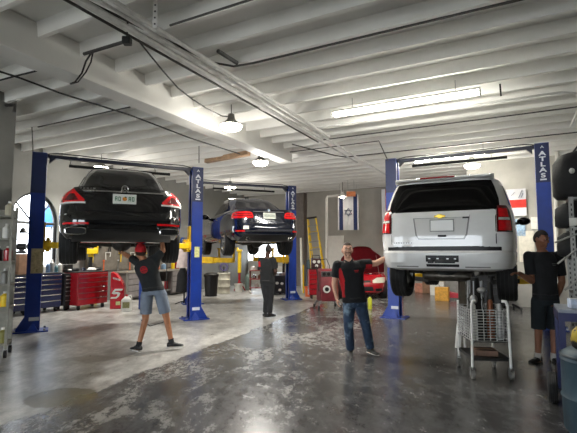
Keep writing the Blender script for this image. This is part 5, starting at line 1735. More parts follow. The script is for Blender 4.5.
b = MB(); b.torus(.07, .012, Matrix.Translation((0, 0, .74))); b.cyl((0, 0, .68), (0, 0, .78), .025); b.build('valve_guard', STEEL, t)
# service trolley beneath the navy sedan
p = on_z(256, 294)
t = thing('service_trolley', 'red service trolley with white parts under the dark blue sedan', 'trolley', p + Vector((0, .3, 0)), R(10))
fr_ = MB()
for sx in (-1, 1):
    for sy in (-1, 1):
        fr_.cyl((sx * .25, sy * .17, .1), (sx * .25, sy * .17, .9), .016)
fr_.build('frame', mat('trolley_brown', '#6b3a33', .5, .2, .2), t)
for z, m in ((.22, 'a'), (.55, 'b'), (.88, 'c')):
    MB().box(0, 0, z, .54, .38, .03).build('tray', mat('trolley_red', '#8f3a36', .5, 0, .25), t, bev=.006)
for sx in (-1, 1):
    MB().cyl((sx * .25 - .02, -.17, .06), (sx * .25 + .02, -.17, .06), .06).build('caster', WBUCKET, t)
    MB().cyl((sx * .25 - .02, .17, .06), (sx * .25 + .02, .17, .06), .06).build('caster', WBUCKET, t)
for i, (dx, z, m, what) in enumerate(((-.14, .9, WBUCKET, 'white pan on the top tray of the red trolley'), (.12, .9, BLACKP, 'black funnel can on the top tray of the red trolley'), (-.1, .57, CHROME, 'chrome part on the middle tray of the red trolley'), (.13, .57, mat('rust', '#7c4a33', .7), 'rusty part on the middle tray of the red trolley'), (0.0, .24, WBUCKET, 'white tub on the bottom tray of the red trolley'))):
    can('tub', what, Vector((p.x + dx, p.y + .3 + .02 * i - .04, z - .004)), .09, .15, m, m, cat='tub')
# dark tyre machine beside the blue post
p = on_z(279, 296)
t = thing('tyre_changer', 'dark tyre changer between the man in dark trousers and the blue post', 'machine', p + Vector((0, .5, 0)), R(10))
b = MB(); b.box(0, 0, .38, .5, .5, .7); b.build('cabinet', mat('machine_dark', '#26272b', .5, .2, .2), t, bev=.02)
MB().cyl((0, 0, .73), (0, 0, .82), .24, None, 24).build('turntable', STEEL, t)
b = MB(); b.box(.2, .22, 1.0, .09, .09, .8); b.box(.05, .1, 1.38, .4, .08, .08); b.cyl((-.08, .02, 1.0), (-.08, .02, 1.36), .025); b.build('arm', DKSTEEL, t)
for x, z in ((-.12, .45), (.06, .43), (-.02, .2)):
    MB().ell((x, -.255, z), .06, .012, .05).build('gauge', WBUCKET, t)
b = MB(); b.box(-.12, -.3, .06, .1, .12, .02); b.box(.08, -.3, .06, .1, .12, .02); b.build('pedal', STEEL, t)
p = on_z(282, 291)
carton('cabinet_box', 'white electrical cabinet behind the dark tyre changer', on_q(282, 283, QB - .2) * 1.0, BA, .5, .2, .8, WBUCKET, 'box')
# ---- past the blue post: ladder, buckets, red machines
yl = on_z(322, 292.5)
t = thing('step_ladder', 'yellow step ladder standing by the brown-grey pilaster', 'ladder', yl + Vector((0, .55, .04)), R(-12))
t.rotation_euler = (0, R(-7), R(-12))
def rail(mb, x0, y0, x1, y1, z1, m=.028):
    mb.tube([(x0, y0, 0), (x1, y1, z1)], m, 6)
HL = 3.0
b = MB(); rail(b, -.27, -.36, -.17, -.04, HL, .04); rail(b, .27, -.36, .17, -.04, HL, .04); b.build('front_rail', YELLOW, t)
b = MB(); rail(b, -.25, .36, -.16, .06, HL - .05); rail(b, .25, .36, .16, .06, HL - .05)
for k_ in range(4):
    f = .15 + k_ * .22; b.cyl((-.25 + .09 * f, .36 - .3 * f, HL * f), (.25 - .09 * f, .36 - .3 * f, HL * f), .014)
b.build('rear_rail', YELLOW, t)
for k_ in range(8):
    f = (k_ + 1) / 9
    MB().box(0, -.36 + .32 * f, HL * f, 2 * (.27 - .10 * f), .09, .04).build('step', STEEL, t)
MB().box(0, .0, HL, .42, .2, .07).build('top_cap', BLACKP, t, bev=.01)
bucket('orange bucket on the floor by the yellow ladder', on_z(309, 296.5), .16, .36, ORANGE)
p = on_z(302.5, 291)
pipe('standing_pole', 'white pole leaning beside the blue post and the yellow ladder', [(p.x, p.y + .2, 0.0), (p.x - .05, p.y + .5, 2.2)], .05, WHITETRIM, 'pole')
p = on_z(304, 293)
pipe('standing_pole', 'yellow pole standing beside the orange bucket', [(p.x - .02, p.y, 0), (p.x - .02, p.y + .03, 1.1)], .035, YELLOW, 'pole')
p = on_z(309, 290)
t = thing('gas_cylinder', 'tall grey-blue gas cylinder behind the orange bucket', 'gas cylinder', p + Vector((.0, .15, 0)))
MB().lathe([(0, 0), (.11, 0), (.115, .02), (.115, 1.1), (.07, 1.24), (.03, 1.28), (0, 1.28)], 20).build('tank', mat('cylinder_grey_blue', '#4c6672', .5), t)
MB().cyl((0, 0, 1.26), (0, 0, 1.38), .025).build('valve', STEEL, t)
p = on_z(316.5, 299)
t = cabinet('tool_cabinet', 'small red tool cabinet under the yellow ladder', p, R(5), .5, .42, 1.0, REDP, 5, 1, mat('red_handle', '#6e1017', .35, 0, .1))
t = thing('battery_charger', 'dark battery charger with white dials on the small red cabinet', 'charger', p + Vector((0, .2, 1.024)), R(5))
b = MB(); b.box(0, 0, .18, .34, .26, .34); b.build('case', mat('charger_maroon', '#3a1719', .5, .1, .2), t, bev=.02)
for x, z in ((-.08, .24), (.08, .24), (0, .1)):
    MB().cyl((x, -.13, z), (x, -.145, z), .055, None, 18).build('dial', WBUCKET, t)
b = MB(); b.tube([(-.12, 0, .35), (-.12, 0, .46), (.12, 0, .46), (.12, 0, .35)], .016, 6); b.build('handle', BLACKP, t)
b = MB(); b.tube([(.16, -.05, .3), (.35, -.12, .34), (.45, -.15, .1), (.42, -.2, -.3)], .014, 6); b.build('lead', BLACKP, t)
# air conditioning service unit
p = on_z(328, 309)
t = thing('service_machine', 'maroon service machine with a white round gauge behind the man in the polo', 'machine', p + Vector((0, .25, 0)), R(12))
MRN = mat('maroon_plastic', '#70252b', .4, 0, .15)
b = MB(); b.loft([[(-.26, -.2, .2), (.26, -.2, .2), (.26, .22, .2), (-.26, .22, .2)], [(-.26, -.22, .5), (.26, -.22, .5), (.26, .22, .5), (-.26, .22, .5)], [(-.24, -.17, .85), (.24, -.17, .85), (.24, .22, .9), (-.24, .22, .9)], [(-.24, -.02, 1.08), (.24, -.02, 1.08), (.24, .22, 1.12), (-.24, .22, 1.12)]])
b.build('cabinet', MRN, t, bev=.03)
b = MB(); b.box(0, -.12, .97, .42, .05, .16, Matrix.Rotation(R(-0), 4, 'X')); b.build('control_panel', mat('panel_grey', '#55504f', .4), t, bev=.01)
for x in (-.13, 0, .13):
    MB().cyl((x, -.145, .97), (x, -.16, .97), .05, None, 18).build('dial', DKSTEEL, t)
g_ = MB(); g_.cyl((-.08, -.215, .55), (-.08, -.245, .55), .105, None, 24); g_ = g_.build('gauge', WBUCKET, t)
MB().cyl((-.08, -.244, .55), (-.08, -.252, .55), .06, None, 20).build('gauge_centre', BLACKP, g_)
for sx in (-1, 1):
    MB().tube([(sx * .2, -.16, .24), (sx * .3, -.22, .16), (sx * .32, -.24, .06)], .03, 8).build('leg', STEEL, t)
    MB().tube([(sx * .2, .16, .24), (sx * .28, .22, .16), (sx * .3, .24, .06)], .03, 8).build('leg', STEEL, t)
for sx in (-1, 1):
    for sy in (-1, 1):
        MB().cyl((sx * .32 - .02, sy * .24, .05), (sx * .32 + .02, sy * .24, .05), .05).build('caster', BLACKP, t)
b = MB(); b.tube([(-.22, .18, 1.1), (-.3, .1, 1.2), (-.32, -.1, 1.0), (-.3, -.2, .5)], .014, 6); b.build('hose', BLACKP, t)
p = on_z(370, 309)
can('spray_bottle', 'yellow bottle on the floor in front of the red car', p, .06, .34, mat('yellow_green_plastic', '#b5b52a', .4), BLACKP, cat='bottle')
p = on_z(388.5, 297)
t = thing('red_tool_trolley', 'red panel trolley standing behind the SUV lift post', 'trolley', p + Vector((.45, .5, 0)), R(-20))
MB().box(0, 0, .65, .4, .35, 1.05).build('body', REDP, t, bev=.02)
for i in range(4):
    MB().cyl((-.2 + .4 * (i % 2) - .02, -.12 + .24 * (i // 2), .06), (-.2 + .4 * (i % 2) + .02, -.12 + .24 * (i // 2), .06), .06).build('caster', BLACKP, t)
MB().tube([(-.22, -.2, 1.1), (-.22, -.26, 1.1), (.22, -.26, 1.1), (.22, -.2, 1.1)], .014, 6).build('handle', CHROME, t)

# ---- seen between the wheels of the silver SUV, at the far wall
t = carton('carton', 'white carton by the far wall under the silver SUV', on_z(438, 295), BA, .5, .4, .5, WBUCKET, group='cartons by the far wall')
carton('carton', 'yellow-orange carton in front of the white one under the SUV', on_z(442.5, 300.5), BA, .42, .36, .44, mat('amber_card', '#b8862f', .6, 0, .25, 12), group='cartons by the far wall')
carton('carton', 'small orange-pink carton by the far wall under the SUV tail', on_z(420, 292.5), BA, .34, .3, .36, mat('pink_card', '#c98b74', .6, 0, .2), group='cartons by the far wall')
carton('carton', 'brown carton at the far wall next to the SUV wheel', on_z(428, 293), BA, .36, .3, .62, CARD, group='cartons by the far wall')
p = on_z(454, 300)
t = thing('floor_jack', 'low red floor jack in front of the grey cover under the SUV', 'jack', p, BA + R(90))
b = MB(); b.loft([[(-.1, -.3, .08), (.1, -.3, .08), (.1, -.3, .2), (-.1, -.3, .2)], [(-.16, .3, .08), (.16, .3, .08), (.16, .3, .3), (-.16, .3, .3)]]); b.build('chassis', mat('jack_red', '#a81f2d', .35, 0, .1), t, bev=.01)
b = MB(); b.cyl((0, -.25, .18), (0, -.28, .34), .05); b.cyl((0, -.28, .34), (0, -.28, .36), .08); b.build('saddle', STEEL, t)
for sx in (-1, 1):
    for yy in (-.27, .27):
        MB().cyl((sx * .17 - .025, yy, .07), (sx * .17 + .025, yy, .07), .07).build('caster', BLACKP, t)
MB().tube([(0, .3, .25), (0, .7, .8)], .016, 6).build('handle', STEEL, t)
p = on_z(452, 296)
b = MB(); rings = []
for z, k_ in ((0, 1.1), (.1, 1.05), (.3, .95), (.48, .85), (.58, .6), (.63, .2)):
    rings.append([(.5 * k_ * cos(a) * (1 + .08 * sin(3 * a + z * 9)), .3 * k_ * sin(a) * (1 + .1 * sin(4 * a)), z + .03 * sin(2 * a)) if z > 0 else (.5 * k_ * cos(a) * (1 + .08 * sin(3 * a)), .3 * k_ * sin(a), 0.0) for a in [2 * pi * i / 30 for i in range(30)]])
b.loft(rings); o = b.build('tarp_cover', mat('grey_tarp', '#8d8c88', .8, 0, .1, 6, .3, 12)); o.location = p + Vector((.35, .75, 0)); o.rotation_euler = (0, 0, BA)
tag(o, 'grey tarpaulin heaped by the far wall under the SUV', 'tarpaulin')
p = on_z(428, 289.5)
t = thing('storage_shelf', 'low dark storage shelf at the far wall behind the SUV wheel', 'shelf', p + Vector((-.6, .1, 0)), BA)
for z in (.1, .5, .9):
    MB().box(0, 0, z, 1.3, .4, .04).build('shelf', mat('shelf_dark', '#383331', .6), t)
for sx in (-1, 1):
    for sy in (-1, 1):
        MB().box(sx * .63, sy * .18, .5, .04, .04, 1.0).build('leg', DKSTEEL, t)

# ---- flags and notices
def cloth_panel(name, W_, H_, wav, m, seed=0):
    b = MB(); nx, nz = 16, 20
    f_, k_ = [], []
    for j in range(nz + 1):
        for i in range(nx + 1):
            x = (i / nx - .5) * W_; z = -j / nz * H_
            y = wav * sin(i / nx * 9 + seed) * (.3 + .7 * j / nz)
            f_.append((x, y, z)); k_.append((x, y + .006, z))
    n = (nx + 1) * (nz + 1); fs = []
    g = lambda i, j: j * (nx + 1) + i
    for j in range(nz):
        for i in range(nx):
            fs.append((g(i, j), g(i + 1, j), g(i + 1, j + 1), g(i, j + 1))); fs.append((n + g(i, j), n + g(i, j + 1), n + g(i + 1, j + 1), n + g(i + 1, j)))
    for i in range(nx):
        fs.append((g(i, 0), n + g(i, 0), n + g(i + 1, 0), g(i + 1, 0))); fs.append((g(i, nz), g(i + 1, nz), n + g(i + 1, nz), n + g(i, nz)))
    for j in range(nz):
        fs.append((g(0, j), g(0, j + 1), n + g(0, j + 1), n + g(0, j))); fs.append((g(nx, j), n + g(nx, j), n + g(nx, j + 1), g(nx, j + 1)))
    return b.add(f_ + k_, fs)
FW = mat('flag_white', '#dcdcdf', .8, 0, .04); FB = mat('flag_blue', '#27335f', .8, 0, .08); FR = mat('flag_red', '#c9342b', .8, 0, .08)
p = at(348, 194.5, 17.9); Hf = p.z - at(348, 230, 17.9).z; Wf = 20.5 / FPX * 17.9
t = thing('flag', 'white flag with two blue stripes and a blue star hanging from the ceiling', 'flag', p, R(-8))
cl = cloth_panel('cloth', Wf, Hf, .025, FW); o = cl.build('cloth', [FW, FB], t)
for f in o.data.polygons:
    if .23 * Wf < abs(f.center.x) < .41 * Wf:
        f.material_index = 1
s_ = MB()
for k_ in (0, 1):
    pts = [(.165 * sin(a), .165 * cos(a)) for a in [k_ * pi / 3 * 1 + i * 2 * pi / 3 for i in range(3)]]
    if k_:
        pts = [(.165 * sin(pi + i * 2 * pi / 3), .165 * cos(pi + i * 2 * pi / 3)) for i in range(3)]
    s_.tube([(x, -.04, -Hf * .5 + z) for x, z in pts], .02, 6, closed=True)
s_.build('star', FB, o)
MB().cyl((-Wf / 2 - .03, 0, .01), (Wf / 2 + .03, 0, .01), .014, None, 8).build('rod', STEEL, t)
for sx in (-1, 1):
    MB().cyl((sx * Wf * .4, 0, .01), (sx * Wf * .4, 0, H + .05 - p.z), .006, None, 6).build('hanging_wire', STEEL, t)
p = at(386.5, 189, 18.0); Hf = p.z - at(386, 242, 18.0).z
t = thing('flag', 'red and white banner hanging behind the SUV lift post', 'flag', p, R(-8))
cl = cloth_panel('cloth', .42, Hf, .02, FW, 2); o = cl.build('cloth', [FW, FR], t)
for f in o.data.polygons:
    if -.06 < f.center.x < .1:
        f.material_index = 1
MB().cyl((-.24, 0, .01), (.24, 0, .01), .014, None, 8).build('rod', STEEL, t)
p = on_q(514.5, 189, QR - .06); p2 = on_q(514.5, 216, QR - .06); Hf = p.z - p2.z
t = thing('flag', 'white flag with one red band on the pale wall by the SUV mirror', 'flag', p, BA)
cl = cloth_panel('cloth', .58, Hf, .015, FW, 1); o = cl.build('cloth', [FW, FR], t)
for f in o.data.polygons:
    if -.70 * Hf < f.center.z < -.38 * Hf:
        f.material_index = 1
b = MB(); b.tube([(.1, -.03, -.27), (.15, -.03, -.16), (.2, -.03, -.05)], .012, 5); b.tube([(.17, -.03, -.27), (.22, -.03, -.14)], .012, 5); b.tube([(-.1, -.03, -.2), (.0, -.03, -.1)], .008, 5)
b.build('dark_marking', mat('flag_grey', '#7d8290', .8), o)
for i, (u, v0, v1, w, m, what) in enumerate(((518, 219, 236, .36, mat('pale_blue_paper', '#9db7cf', .7, 0, .25, 14), 'pale blue poster under the banded flag'), (536.5, 217, 229, .3, mat('paper', '#e8e6dc', .7), 'white notice on the pale wall beside the lettered post'), (526, 231, 262, .4, mat('cream_paper', '#d9d4c6', .7, 0, .1), 'cream sheet on the pale wall behind the man in black T-shirt'))):
    a_ = on_q(u, v0, QR - .02); b_ = on_q(u, v1, QR - .02)
    o = MB().box(0, 0, 0, w, .012, a_.z - b_.z).build('notice', m); o.location = ((a_.x), a_.y, (a_.z + b_.z) / 2); o.rotation_euler = (0, 0, BA)
    tag(o, what, 'poster')
p = at(351, 194, 17.0)
t = thing('hanging_sign', 'small orange sign hanging in front of the star flag', 'sign', p, R(-8))
MB().box(0, 0, 0, .36, .04, .2).build('board', mat('sign_orange', '#d9824f', .6, 0, .2, 12), t, bev=.005)
for sx in (-1, 1):
    MB().cyl((sx * .12, 0, .1), (sx * .12, 0, H + .05 - p.z), .006, None, 6).build('hanging_wire', STEEL, t)
# white pipe and white door by the flag
yy = 17.6
pipe('drain_pipe', 'white pipe stepping down from the ceiling beside the star flag', [at(342, 178, yy), at(342, 192, yy), at(341, 195, yy), at(327.5, 196.5, yy), at(326.5, 199, yy), (at(326.5, 199, yy).x, yy, 0.0)], .055, WHITETRIM, 'pipe')
a_ = on_q(335, 262, QB - .04)
l_, _ = toB(a_)
d_ = MB(); bbox(d_, l_ - .42, l_ + .42, QB - .045, QB - .004, 0, 2.35)
dr = struct(d_.build('door_1', mat('white_door', '#f4f2ec', .5, 0, .03), smooth=False, bev=.005))
k_ = MB(); hp_ = B(l_ - .34, QB - .09, 1.05); k_.ell(tuple(hp_), .04, .04, .04); k_.build('door_handle', STEEL, dr)

# ---- grey cart and jack under the SUV
p = on_z(491, 377)
SCA = p.y / FPX
t = thing('wire_cart', 'grey wire cart loaded with metal parts under the silver SUV', 'cart', p + Vector((0, .2, 0)), R(-6))
CARTW = mat('cart_grey', '#a5a4a0', .4, .4, .12)
hw, hd = .235, .30
for sx in (-1, 1):
    for sy in (-1, 1):
        b = MB(); b.tube([(sx * hw, sy * hd, .12), (sx * hw * .97, sy * hd, .5), (sx * hw * .95, sy * hd, .92)], .017, 8)
        if sy < 0:
            b.tube([(sx * hw * .95, -hd, .92), (sx * hw * .86, -hd, .97), (sx * hw * .7, -hd + .03, .97)], .02, 8)
        b.build('leg', WHITEP, t)
        k_ = MB(); k_.cyl((sx * hw - .018, sy * hd, .055), (sx * hw + .018, sy * hd, .055), .055, None, 18)
        c_ = k_.build('caster', mat('caster_grey', '#77756f', .6), t)
        f_ = MB(); f_.box(sx * hw - .024, sy * hd, .09, .006, .05, .09); f_.box(sx * hw + .024, sy * hd, .09, .006, .05, .09); f_.box(sx * hw, sy * hd, .135, .055, .05, .012); f_.build('caster_fork', STEEL, c_)
def grid_panel(name, axis, pos, z0, z1, nh, nv_, parent):
    b = MB()
    L = hw if axis == 'x' else hd
    P_ = (lambda a, z: (a, pos, z)) if axis == 'x' else (lambda a, z: (pos, a, z))
    for i in range(nh):
        z = z0 + (z1 - z0) * i / (nh - 1); b.cyl(P_(-L, z), P_(L, z), .0065, None, 6)
    for i in range(nv_):
        a = -L + 2 * L * i / (nv_ - 1); b.cyl(P_(a, z0), P_(a, z1), .006, None, 6)
    return b.build(name, mat('cart_wire', '#b7b6b2', .35, .5, .1), parent)
grid_panel('wire_panel', 'x', -hd, .47, .86, 12, 7, t)
grid_panel('wire_panel', 'x', hd, .47, .86, 12, 7, t)
grid_panel('wire_panel', 'y', -hw, .47, .86, 12, 8, t)
grid_panel('wire_panel', 'y', hw, .47, .86, 12, 8, t)
MB().box(0, 0, .46, hw * 2, hd * 2, .015).build('basket_floor', DKSTEEL, t)
MB().box(0, 0, .24, hw * 2, hd * 2, .04).build('lower_tray', mat('black_tray', '#191817', .6, 0, .2), t, bev=.008)
c0 = t.location
def onc(x, y, z):
    M = Matrix.Rotation(R(-6), 4, 'Z'); return Vector(c0) + M @ Vector((x, y, z))
carton('parts_box', 'flat brown box lying on the lower tray of the wire cart', onc(-.02, -.1, .262), R(-8), .28, .24, .07, mat('dull_brown', '#6e5546', .7, 0, .2), 'box', tape=CARD)
# transmission unit standing in the basket
t = thing('gearbox', 'greasy gearbox with bright tubes standing in the wire cart', 'gearbox', onc(-.06, .05, .47), R(-6))
b = MB(); b.lathe([(0, 0), (.11, 0), (.13, .1), (.13, .3), (.09, .4), (.11, .5), (.06, .58), (.05, .78), (0, .78)], 18); b.build('casing', DKSTEEL, t)
b = MB()
for i in range(6):
    a = i * 1.05; b.cyl((.12 * cos(a), .12 * sin(a), .1), (.09 * cos(a), .09 * sin(a), .74), .009, None, 6)
b.build('bright_tubes', STEEL, t)
b = MB(); b.ell((-.06, -.12, .5), .05, .05, .06); b.ell((.05, -.1, .62), .06, .05, .04); b.build('fittings', mat('alloy', '#a3a3a2', .4, .7, .2), t)
for i, (x, y, m, what, hh_, rr_) in enumerate(((.09, -.06, mat('copper_brown', '#8a5237', .45, .3, .2), 'copper brown cylinder in the wire cart', .50, .05), (.17, -.16, mat('alloy', '#a3a3a2', .4, .7, .2), 'bright alloy part on the cart corner', .46, .045), (-.17, -.2, WBUCKET, 'white bottle at the cart corner', .46, .04), (.16, .12, DKSTEEL, 'dark shaft rising from the wire cart', .72, .05))):
    t = thing('metal_part' if i != 2 else 'bottle', what, 'part', onc(x, y, .468))
    MB().lathe([(0, 0), (rr_, 0), (rr_, hh_ * .7), (rr_ * .7, hh_ * .78), (rr_ * .7, hh_ * .95), (rr_ * .4, hh_), (0, hh_)], 16).build('body', m, t)
    MB().torus(rr_ * 1.02, .006, Matrix.Translation((0, 0, hh_ * .6))).build('ring', STEEL, t)
# second stand: pale legs and olive column left of the cart
p = on_z(465, 352)
t = thing('pole_jack', 'olive pole jack with pale legs beside the wire cart', 'jack', p + Vector((0, .1, 0)), R(-10))
b = MB(); b.box(.02, 0, .98, .10, .09, .86); b.build('column', mat('olive_steel', '#5d5243', .55, .3, .2), t, bev=.01)
b = MB(); b.cyl((0, 0, 1.4), (0, 0, 1.50), .03); b.box(0, 0, 1.51, .16, .12, .02); b.build('saddle', DKSTEEL, t)
for sx, sy in ((-1, -1), (1, 1), (-1, 1)):
    b = MB(); b.tube([(0.02, 0, .6), (sx * .05 + .01, sy * .1, .4), (sx * .07, sy * .14, .015)], .02, 8); b.build('leg', WHITEP, t)

p = on_q(484, 262, 13.75)
cabinet('tool_cabinet', 'dark grey tool cabinet against the pale wall behind the wire cart', (p.x, p.y, 0), BA, 1.0, .55, 1.32, mat('dark_cabinet', '#232426', .5, .1, .2), 6, 2, DKSTEEL)
p = on_q(507, 262, 13.6)
t = thing('engine_stand', 'black engine on a stand between the wire cart and the pale wall', 'engine', (p.x, p.y, 0), BA)
b = MB(); b.box(0, 0, .95, .5, .5, .4); b.cyl((-.1, -.2, 1.2), (-.1, .25, 1.2), .12); b.cyl((.14, -.2, 1.18), (.14, .25, 1.18), .1); b.cyl((0, -.3, .9), (0, -.25, .9), .16); b.build('engine_block', DKSTEEL, t, bev=.02)
b = MB(); b.tube([(-.05, .3, .95), (-.05, .4, .95), (-.05, .4, .1)], .045, 8); b.build('post', BLACKP, t)
for sx in (-1, 1):
    b = MB(); b.tube([(sx * .1, .4, .1), (sx * .3, -.35, .08)], .035, 8); b.build('leg', BLACKP, t)
    MB().cyl((sx * .3 - .02, -.35, .05), (sx * .3 + .02, -.35, .05), .05).build('caster', BLACKP, t)
    MB().cyl((sx * .12 - .02, .4, .05), (sx * .12 + .02, .4, .05), .05).build('caster', BLACKP, t)
# ---- right edge: rack, bench, bags, barrel, wheel
rk = on_z(562, 352)
t = thing('steel_rack', 'perforated steel rack at the picture edge behind the man in black T-shirt', 'rack', (3.60, 5.45, 0), R(-27.5))
RACK = mat('rack_steel', '#8e8d89', .4, .6, .12)
for x in (0, 1.2):
    for y in (0, .5):
        up_ = MB(); up_.box(x, y, 1.15, .05, .05, 2.3); u_ = up_.build('upright', RACK, t)
        hl = MB()
        for i in range(34):
            hl.box(x, y - .0255, .12 + i * .063, .014, .003, .03)
        hl.build('slot_pattern', BLACKP, u_, smooth=False)
for z in (.35, 1.08, 1.52, 1.9, 2.28):
    MB().box(.6, .25, z, 1.24, .54, .03).build('shelf', RACK, t)
b = MB(); b.cyl((-.18, -.035, 1.45), (.3, -.035, 1.86), .012); b.cyl((-.2, -.035, 1.72), (.4, -.035, 1.98), .012); b.cyl((-.12, -.035, 1.12), (.3, -.035, 1.5), .012); b.build('brace', RACK, t)
M0 = Matrix.Translation((3.60, 5.45, 0)) @ Matrix.Rotation(R(-27.5), 4, 'Z')
def onr(x, y, z):
    return M0 @ Vector((x, y, z))
def soft_bag(name, label, loc, rz, sx, sy, sz, m, cat='bag', strap=True):
    t = thing(name, label, cat, loc, rz)
    b = MB(); rings = []
    for f, k_ in ((0, .9), (.08, 1.0), (.4, 1.04), (.75, .97), (.93, .8), (1.0, .45)):
        rings.append([(sx / 2 * k_ * math.copysign(abs(cos(a)) ** .6, cos(a)) * (1 + .03 * sin(5 * a + f * 6)), sy / 2 * k_ * math.copysign(abs(sin(a)) ** .6, sin(a)), sz * f) for a in [2 * pi * i / 28 for i in range(28)]])
    b.loft(rings); b.build('body', m, t, ang=60)
    if strap:
        MB().tube([(-sx * .25, 0, sz * .95), (-sx * .15, 0, sz * 1.15), (sx * .15, 0, sz * 1.15), (sx * .25, 0, sz * .95)], .014, 6).build('strap', BLACKP, t)
    return t
BAGB = mat('black_bag', '#0f0f10', .75, 0, .2, 10, .2, 30)
soft_bag('equipment_bag', 'big black bag on the very top of the steel rack', onr(.28, .2, 2.296), R(-27.5), .9, .5, .62, BAGB)
soft_bag('equipment_bag', 'black bag on the second highest rack shelf', onr(.26, .24, 1.916), R(-27.5), .84, .40, .34, BAGB)
soft_bag('equipment_bag', 'black case on the rack shelf behind the head of the man in black T-shirt', onr(.26, .24, 1.536), R(-27.5), .82, .40, .34, BAGB)
for i, (x, z, what) in enumerate(((.02, 2.62, 'pale round knob tied to the top black bag'), (.22, 2.74, 'pale oval disc tied to the top black bag'))):
    p = onr(x, -.10, z)
    o = MB().ell((0, 0, 0), .035 + .015 * i, .02, .035).build('reflector_disc', WBUCKET); o.location = p
    tag(o, what, 'disc')
o = MB().box(0, 0, .05, .14, .02, .10).build('label_card', WBUCKET, bev=.003); o.location = onr(.04, -.02, 1.93); o.rotation_euler = (0, 0, R(-27.5)); tag(o, 'white card propped at the edge of the second highest rack shelf', 'card')
for i, (x, m, what) in enumerate(((.14, WBUCKET, 'white tin'), (.3, GREYP, 'grey tin'), (.46, WBUCKET, 'pale jar'), (.62, STEEL, 'steel tin'))):
    can('tin', f'{what} standing on the rack shelf below the black case, number {["one", "two", "three", "four"][i]} from the upright', onr(x, .1, 1.096), .06, .2, m, STEEL, group='tins on the steel rack')
# blue bench in front of the rack
t = thing('blue_workbench', 'blue steel bench at the picture edge beside the man in black T-shirt', 'workbench', (3.07, 4.9, 0), R(-27.5))
BB = mat('bench_blue', '#1a2150', .4, .1, .15)
MB().box(.6, .1, .96, 1.3, .6, .04).build('worktop', mat('bench_top_grey', '#8a8f99', .4, .2, .15), t, bev=.006)
MB().box(.6, -.2, .90, 1.3, .03, .09).build('front_rail', BB, t)
MB().box(-.04, .1, .90, .03, .6, .09).build('side_rail', BB, t)
for x in (-.02, 1.2):
    for y in (-.16, .36):
        MB().box(x, y, .45, .06, .06, .9).build('leg', BB, t)
MB().box(.6, .1, .3, 1.2, .5, .03).build('shelf', BLACKP, t)
M1 = Matrix.Translation((3.07, 4.9, 0)) @ Matrix.Rotation(R(-27.5), 4, 'Z')
carton('glove_box', 'pale blue and white box on the blue bench', M1 @ Vector((.2, .0, .982)), R(-20), .26, .16, .1, mat('blue_white_card', '#b9c4d8', .6, 0, .25, 12), 'box', tape=WHITEP)
carton('paper_stack', 'white paper pad lying behind the pale blue box on the bench', M1 @ Vector((.2, .22, .982)), R(-35), .22, .2, .05, WBUCKET, 'box', tape=PALEBLUE)
# blue-grey barrel with bag of bits on top
bp0 = at(575.5, 420, 3.75)
t = thing('plastic_barrel', 'blue-grey plastic barrel at the bottom corner of the picture', 'barrel', (bp0.x + .31, 3.9, 0))
BG = mat('barrel_blue_grey', '#2f434d', .5, 0, .15, 6, .2, 15)
MB().lathe([(0, 0), (.24, 0), (.27, .04), (.275, .3), (.285, .32), (.275, .34), (.27, .62), (.28, .64), (.26, .7), (.2, .74), (0, .74)], 30).build('shell', BG, t)
MB().torus(.272, .012, Matrix.Translation((0, 0, .68)), 30, 6).build('clamp_ring', mat('ring_dark', '#26343c', .5), t)
MB().box(-.16, -.225, .5, .09, .02, .26, Matrix.Rotation(R(15), 4, 'Z')).build('paper_label', WBUCKET, t)
bx, by = bp0.x + .31, 3.9
soft_bag('tool_bag', 'yellow and black tool bag on top of the blue-grey barrel', (bx + .02, by + .02, .742), R(20), .40, .26, .20, mat('bag_yellow', '#b39a33', .7, 0, .2, 10, c2='#171614', c2amt=(.45, .5)), 'bag')
carton('parts_packet', 'cream and red packet leaning on the tool bag', (bx - .06, by - .19, .742), R(10), .16, .05, .13, mat('cream_red_card', '#cfb9a2', .6, 0, .1, 14, c2='#b04034', c2amt=(.55, .6)), 'packet', tape=REDP)
wp = on_z(557, 407)
t = thing('spare_tyre', 'dark narrow wheel leaning behind the blue-grey barrel', 'tyre', (wp.x + .06, wp.y + .16, 0), R(-30))
wheel(t, 0, 0, .155, .155, .09, 1, 6, DKSTEEL)

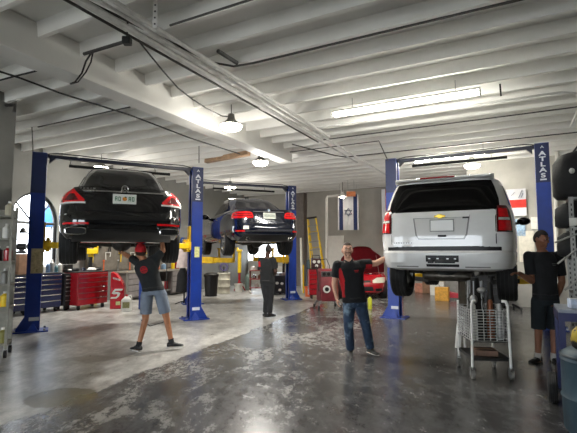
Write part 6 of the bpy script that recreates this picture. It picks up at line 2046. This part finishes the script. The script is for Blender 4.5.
# ---- left edge: tall shelf with oddments
p = on_z(3, 361)
t = thing('shelf_trolley', 'tall grey shelf trolley at the picture edge in front of the column', 'shelf', (p.x - .60, p.y + .15, 0), R(24))
SHG = mat('shelf_grey', '#8b887d', .5, .2, .15)
for sx in (-1, 1):
    for sy in (-1, 1):
        MB().box(sx * .48, sy * .2, 1.23, .035, .035, 2.2).build('upright', SHG, t)
        MB().cyl((sx * .48 - .02, sy * .2, .06), (sx * .48 + .02, sy * .2, .06), .06, None, 16).build('caster', BLACKP, t)
zs = [.2, .75, 1.1, 1.45, 1.8, 2.15]
for z in zs:
    MB().box(0, 0, z, 1.0, .44, .025).build('shelf', SHG, t)
MB().box(0, .215, 1.23, .96, .01, 2.1).build('back_panel', SHG, t)
M2 = Matrix.Translation((p.x - .60, p.y + .15, 0)) @ Matrix.Rotation(R(24), 4, 'Z')
shelf_bits = [(.42, 2.15, mat('shelf_beige', '#b3ab93', .6), 'beige tin'), (.40, 1.8, WBUCKET, 'white tin'), (.43, 1.45, REDP, 'red tin'), (.3, 1.45, BLACKP, 'black tin'), (.41, 1.1, GREYP, 'grey tin'), (.42, .75, YELLOW, 'yellow tin'), (.3, .75, WBUCKET, 'white jar'), (.42, .2, mat('olive_can', '#7e7a3a', .5), 'olive tin')]
sn = {2.15: 'top', 1.8: 'second', 1.45: 'third', 1.1: 'fourth', .75: 'fifth', .2: 'bottom'}
for x, z, m, what in shelf_bits:
    can('tin', f'{what} on the {sn[z]} shelf of the grey trolley', M2 @ Vector((x, -.08, z + .0125)), .06, .2, m, cat='can', group='tins on the grey trolley')
# air hose on the floor near the working man
a = on_z(150, 320); c_ = on_z(160, 335)
pipe('air_hose', 'thin dark air hose hanging beside the man in grey shorts', [at(164, 243, a.y + .9), at(167, 262, a.y + .6), at(166, 290, a.y + .4), on_z(164, 322, .02), on_z(150, 326, .02), on_z(141, 320, .02)], .010, CABLE, 'hose')
# blue sunshade outside the arched window
p = on_l(52, 214, LW - 2.2)
t = thing('sunshade', 'blue sunshade standing outside the arched window', 'sunshade', (p.x, p.y, -.22))
hz_ = p.z + .22
MB().lathe([(.0, hz_ + .5), (.45, hz_ - .1), (.55, hz_ - .45), (.5, hz_ - .42), (0, hz_ + .42)], 8).build('canopy', mat('sunshade_blue', '#3f86d6', .7, 0, .1), t)
MB().cyl((0, 0, 0), (0, 0, hz_ + .46), .025).build('pole', STEEL, t)
# ================================================================ DAYLIGHT, CAMERA, VIEW
w = bpy.data.worlds.new('world'); sc.world = w; w.use_nodes = True
bg = w.node_tree.nodes['Background']
bg.inputs['Color'].default_value = (.86, .93, 1.0, 1)
bg.inputs['Strength'].default_value = 5.0
cam = bpy.data.cameras.new('camera'); cam.sensor_width = 36; cam.lens = 36 * FPX / 577
cam.clip_start = .05
co = bpy.data.objects.new('camera', cam); col.objects.link(co)
co.location = (0, 0, CAMZ); co.rotation_euler = (pi / 2 + TH, 0, 0)
sc.camera = co
vs = sc.view_settings
vs.view_transform = 'Standard'; vs.look = 'None'; vs.gamma = 1; vs.use_curve_mapping = False
vs.exposure = 0.9
sc.cycles.max_bounces = 10
sc.cycles.diffuse_bounces = 8
sc.cycles.transparent_max_bounces = 12
sc.cycles.sample_clamp_indirect = 6
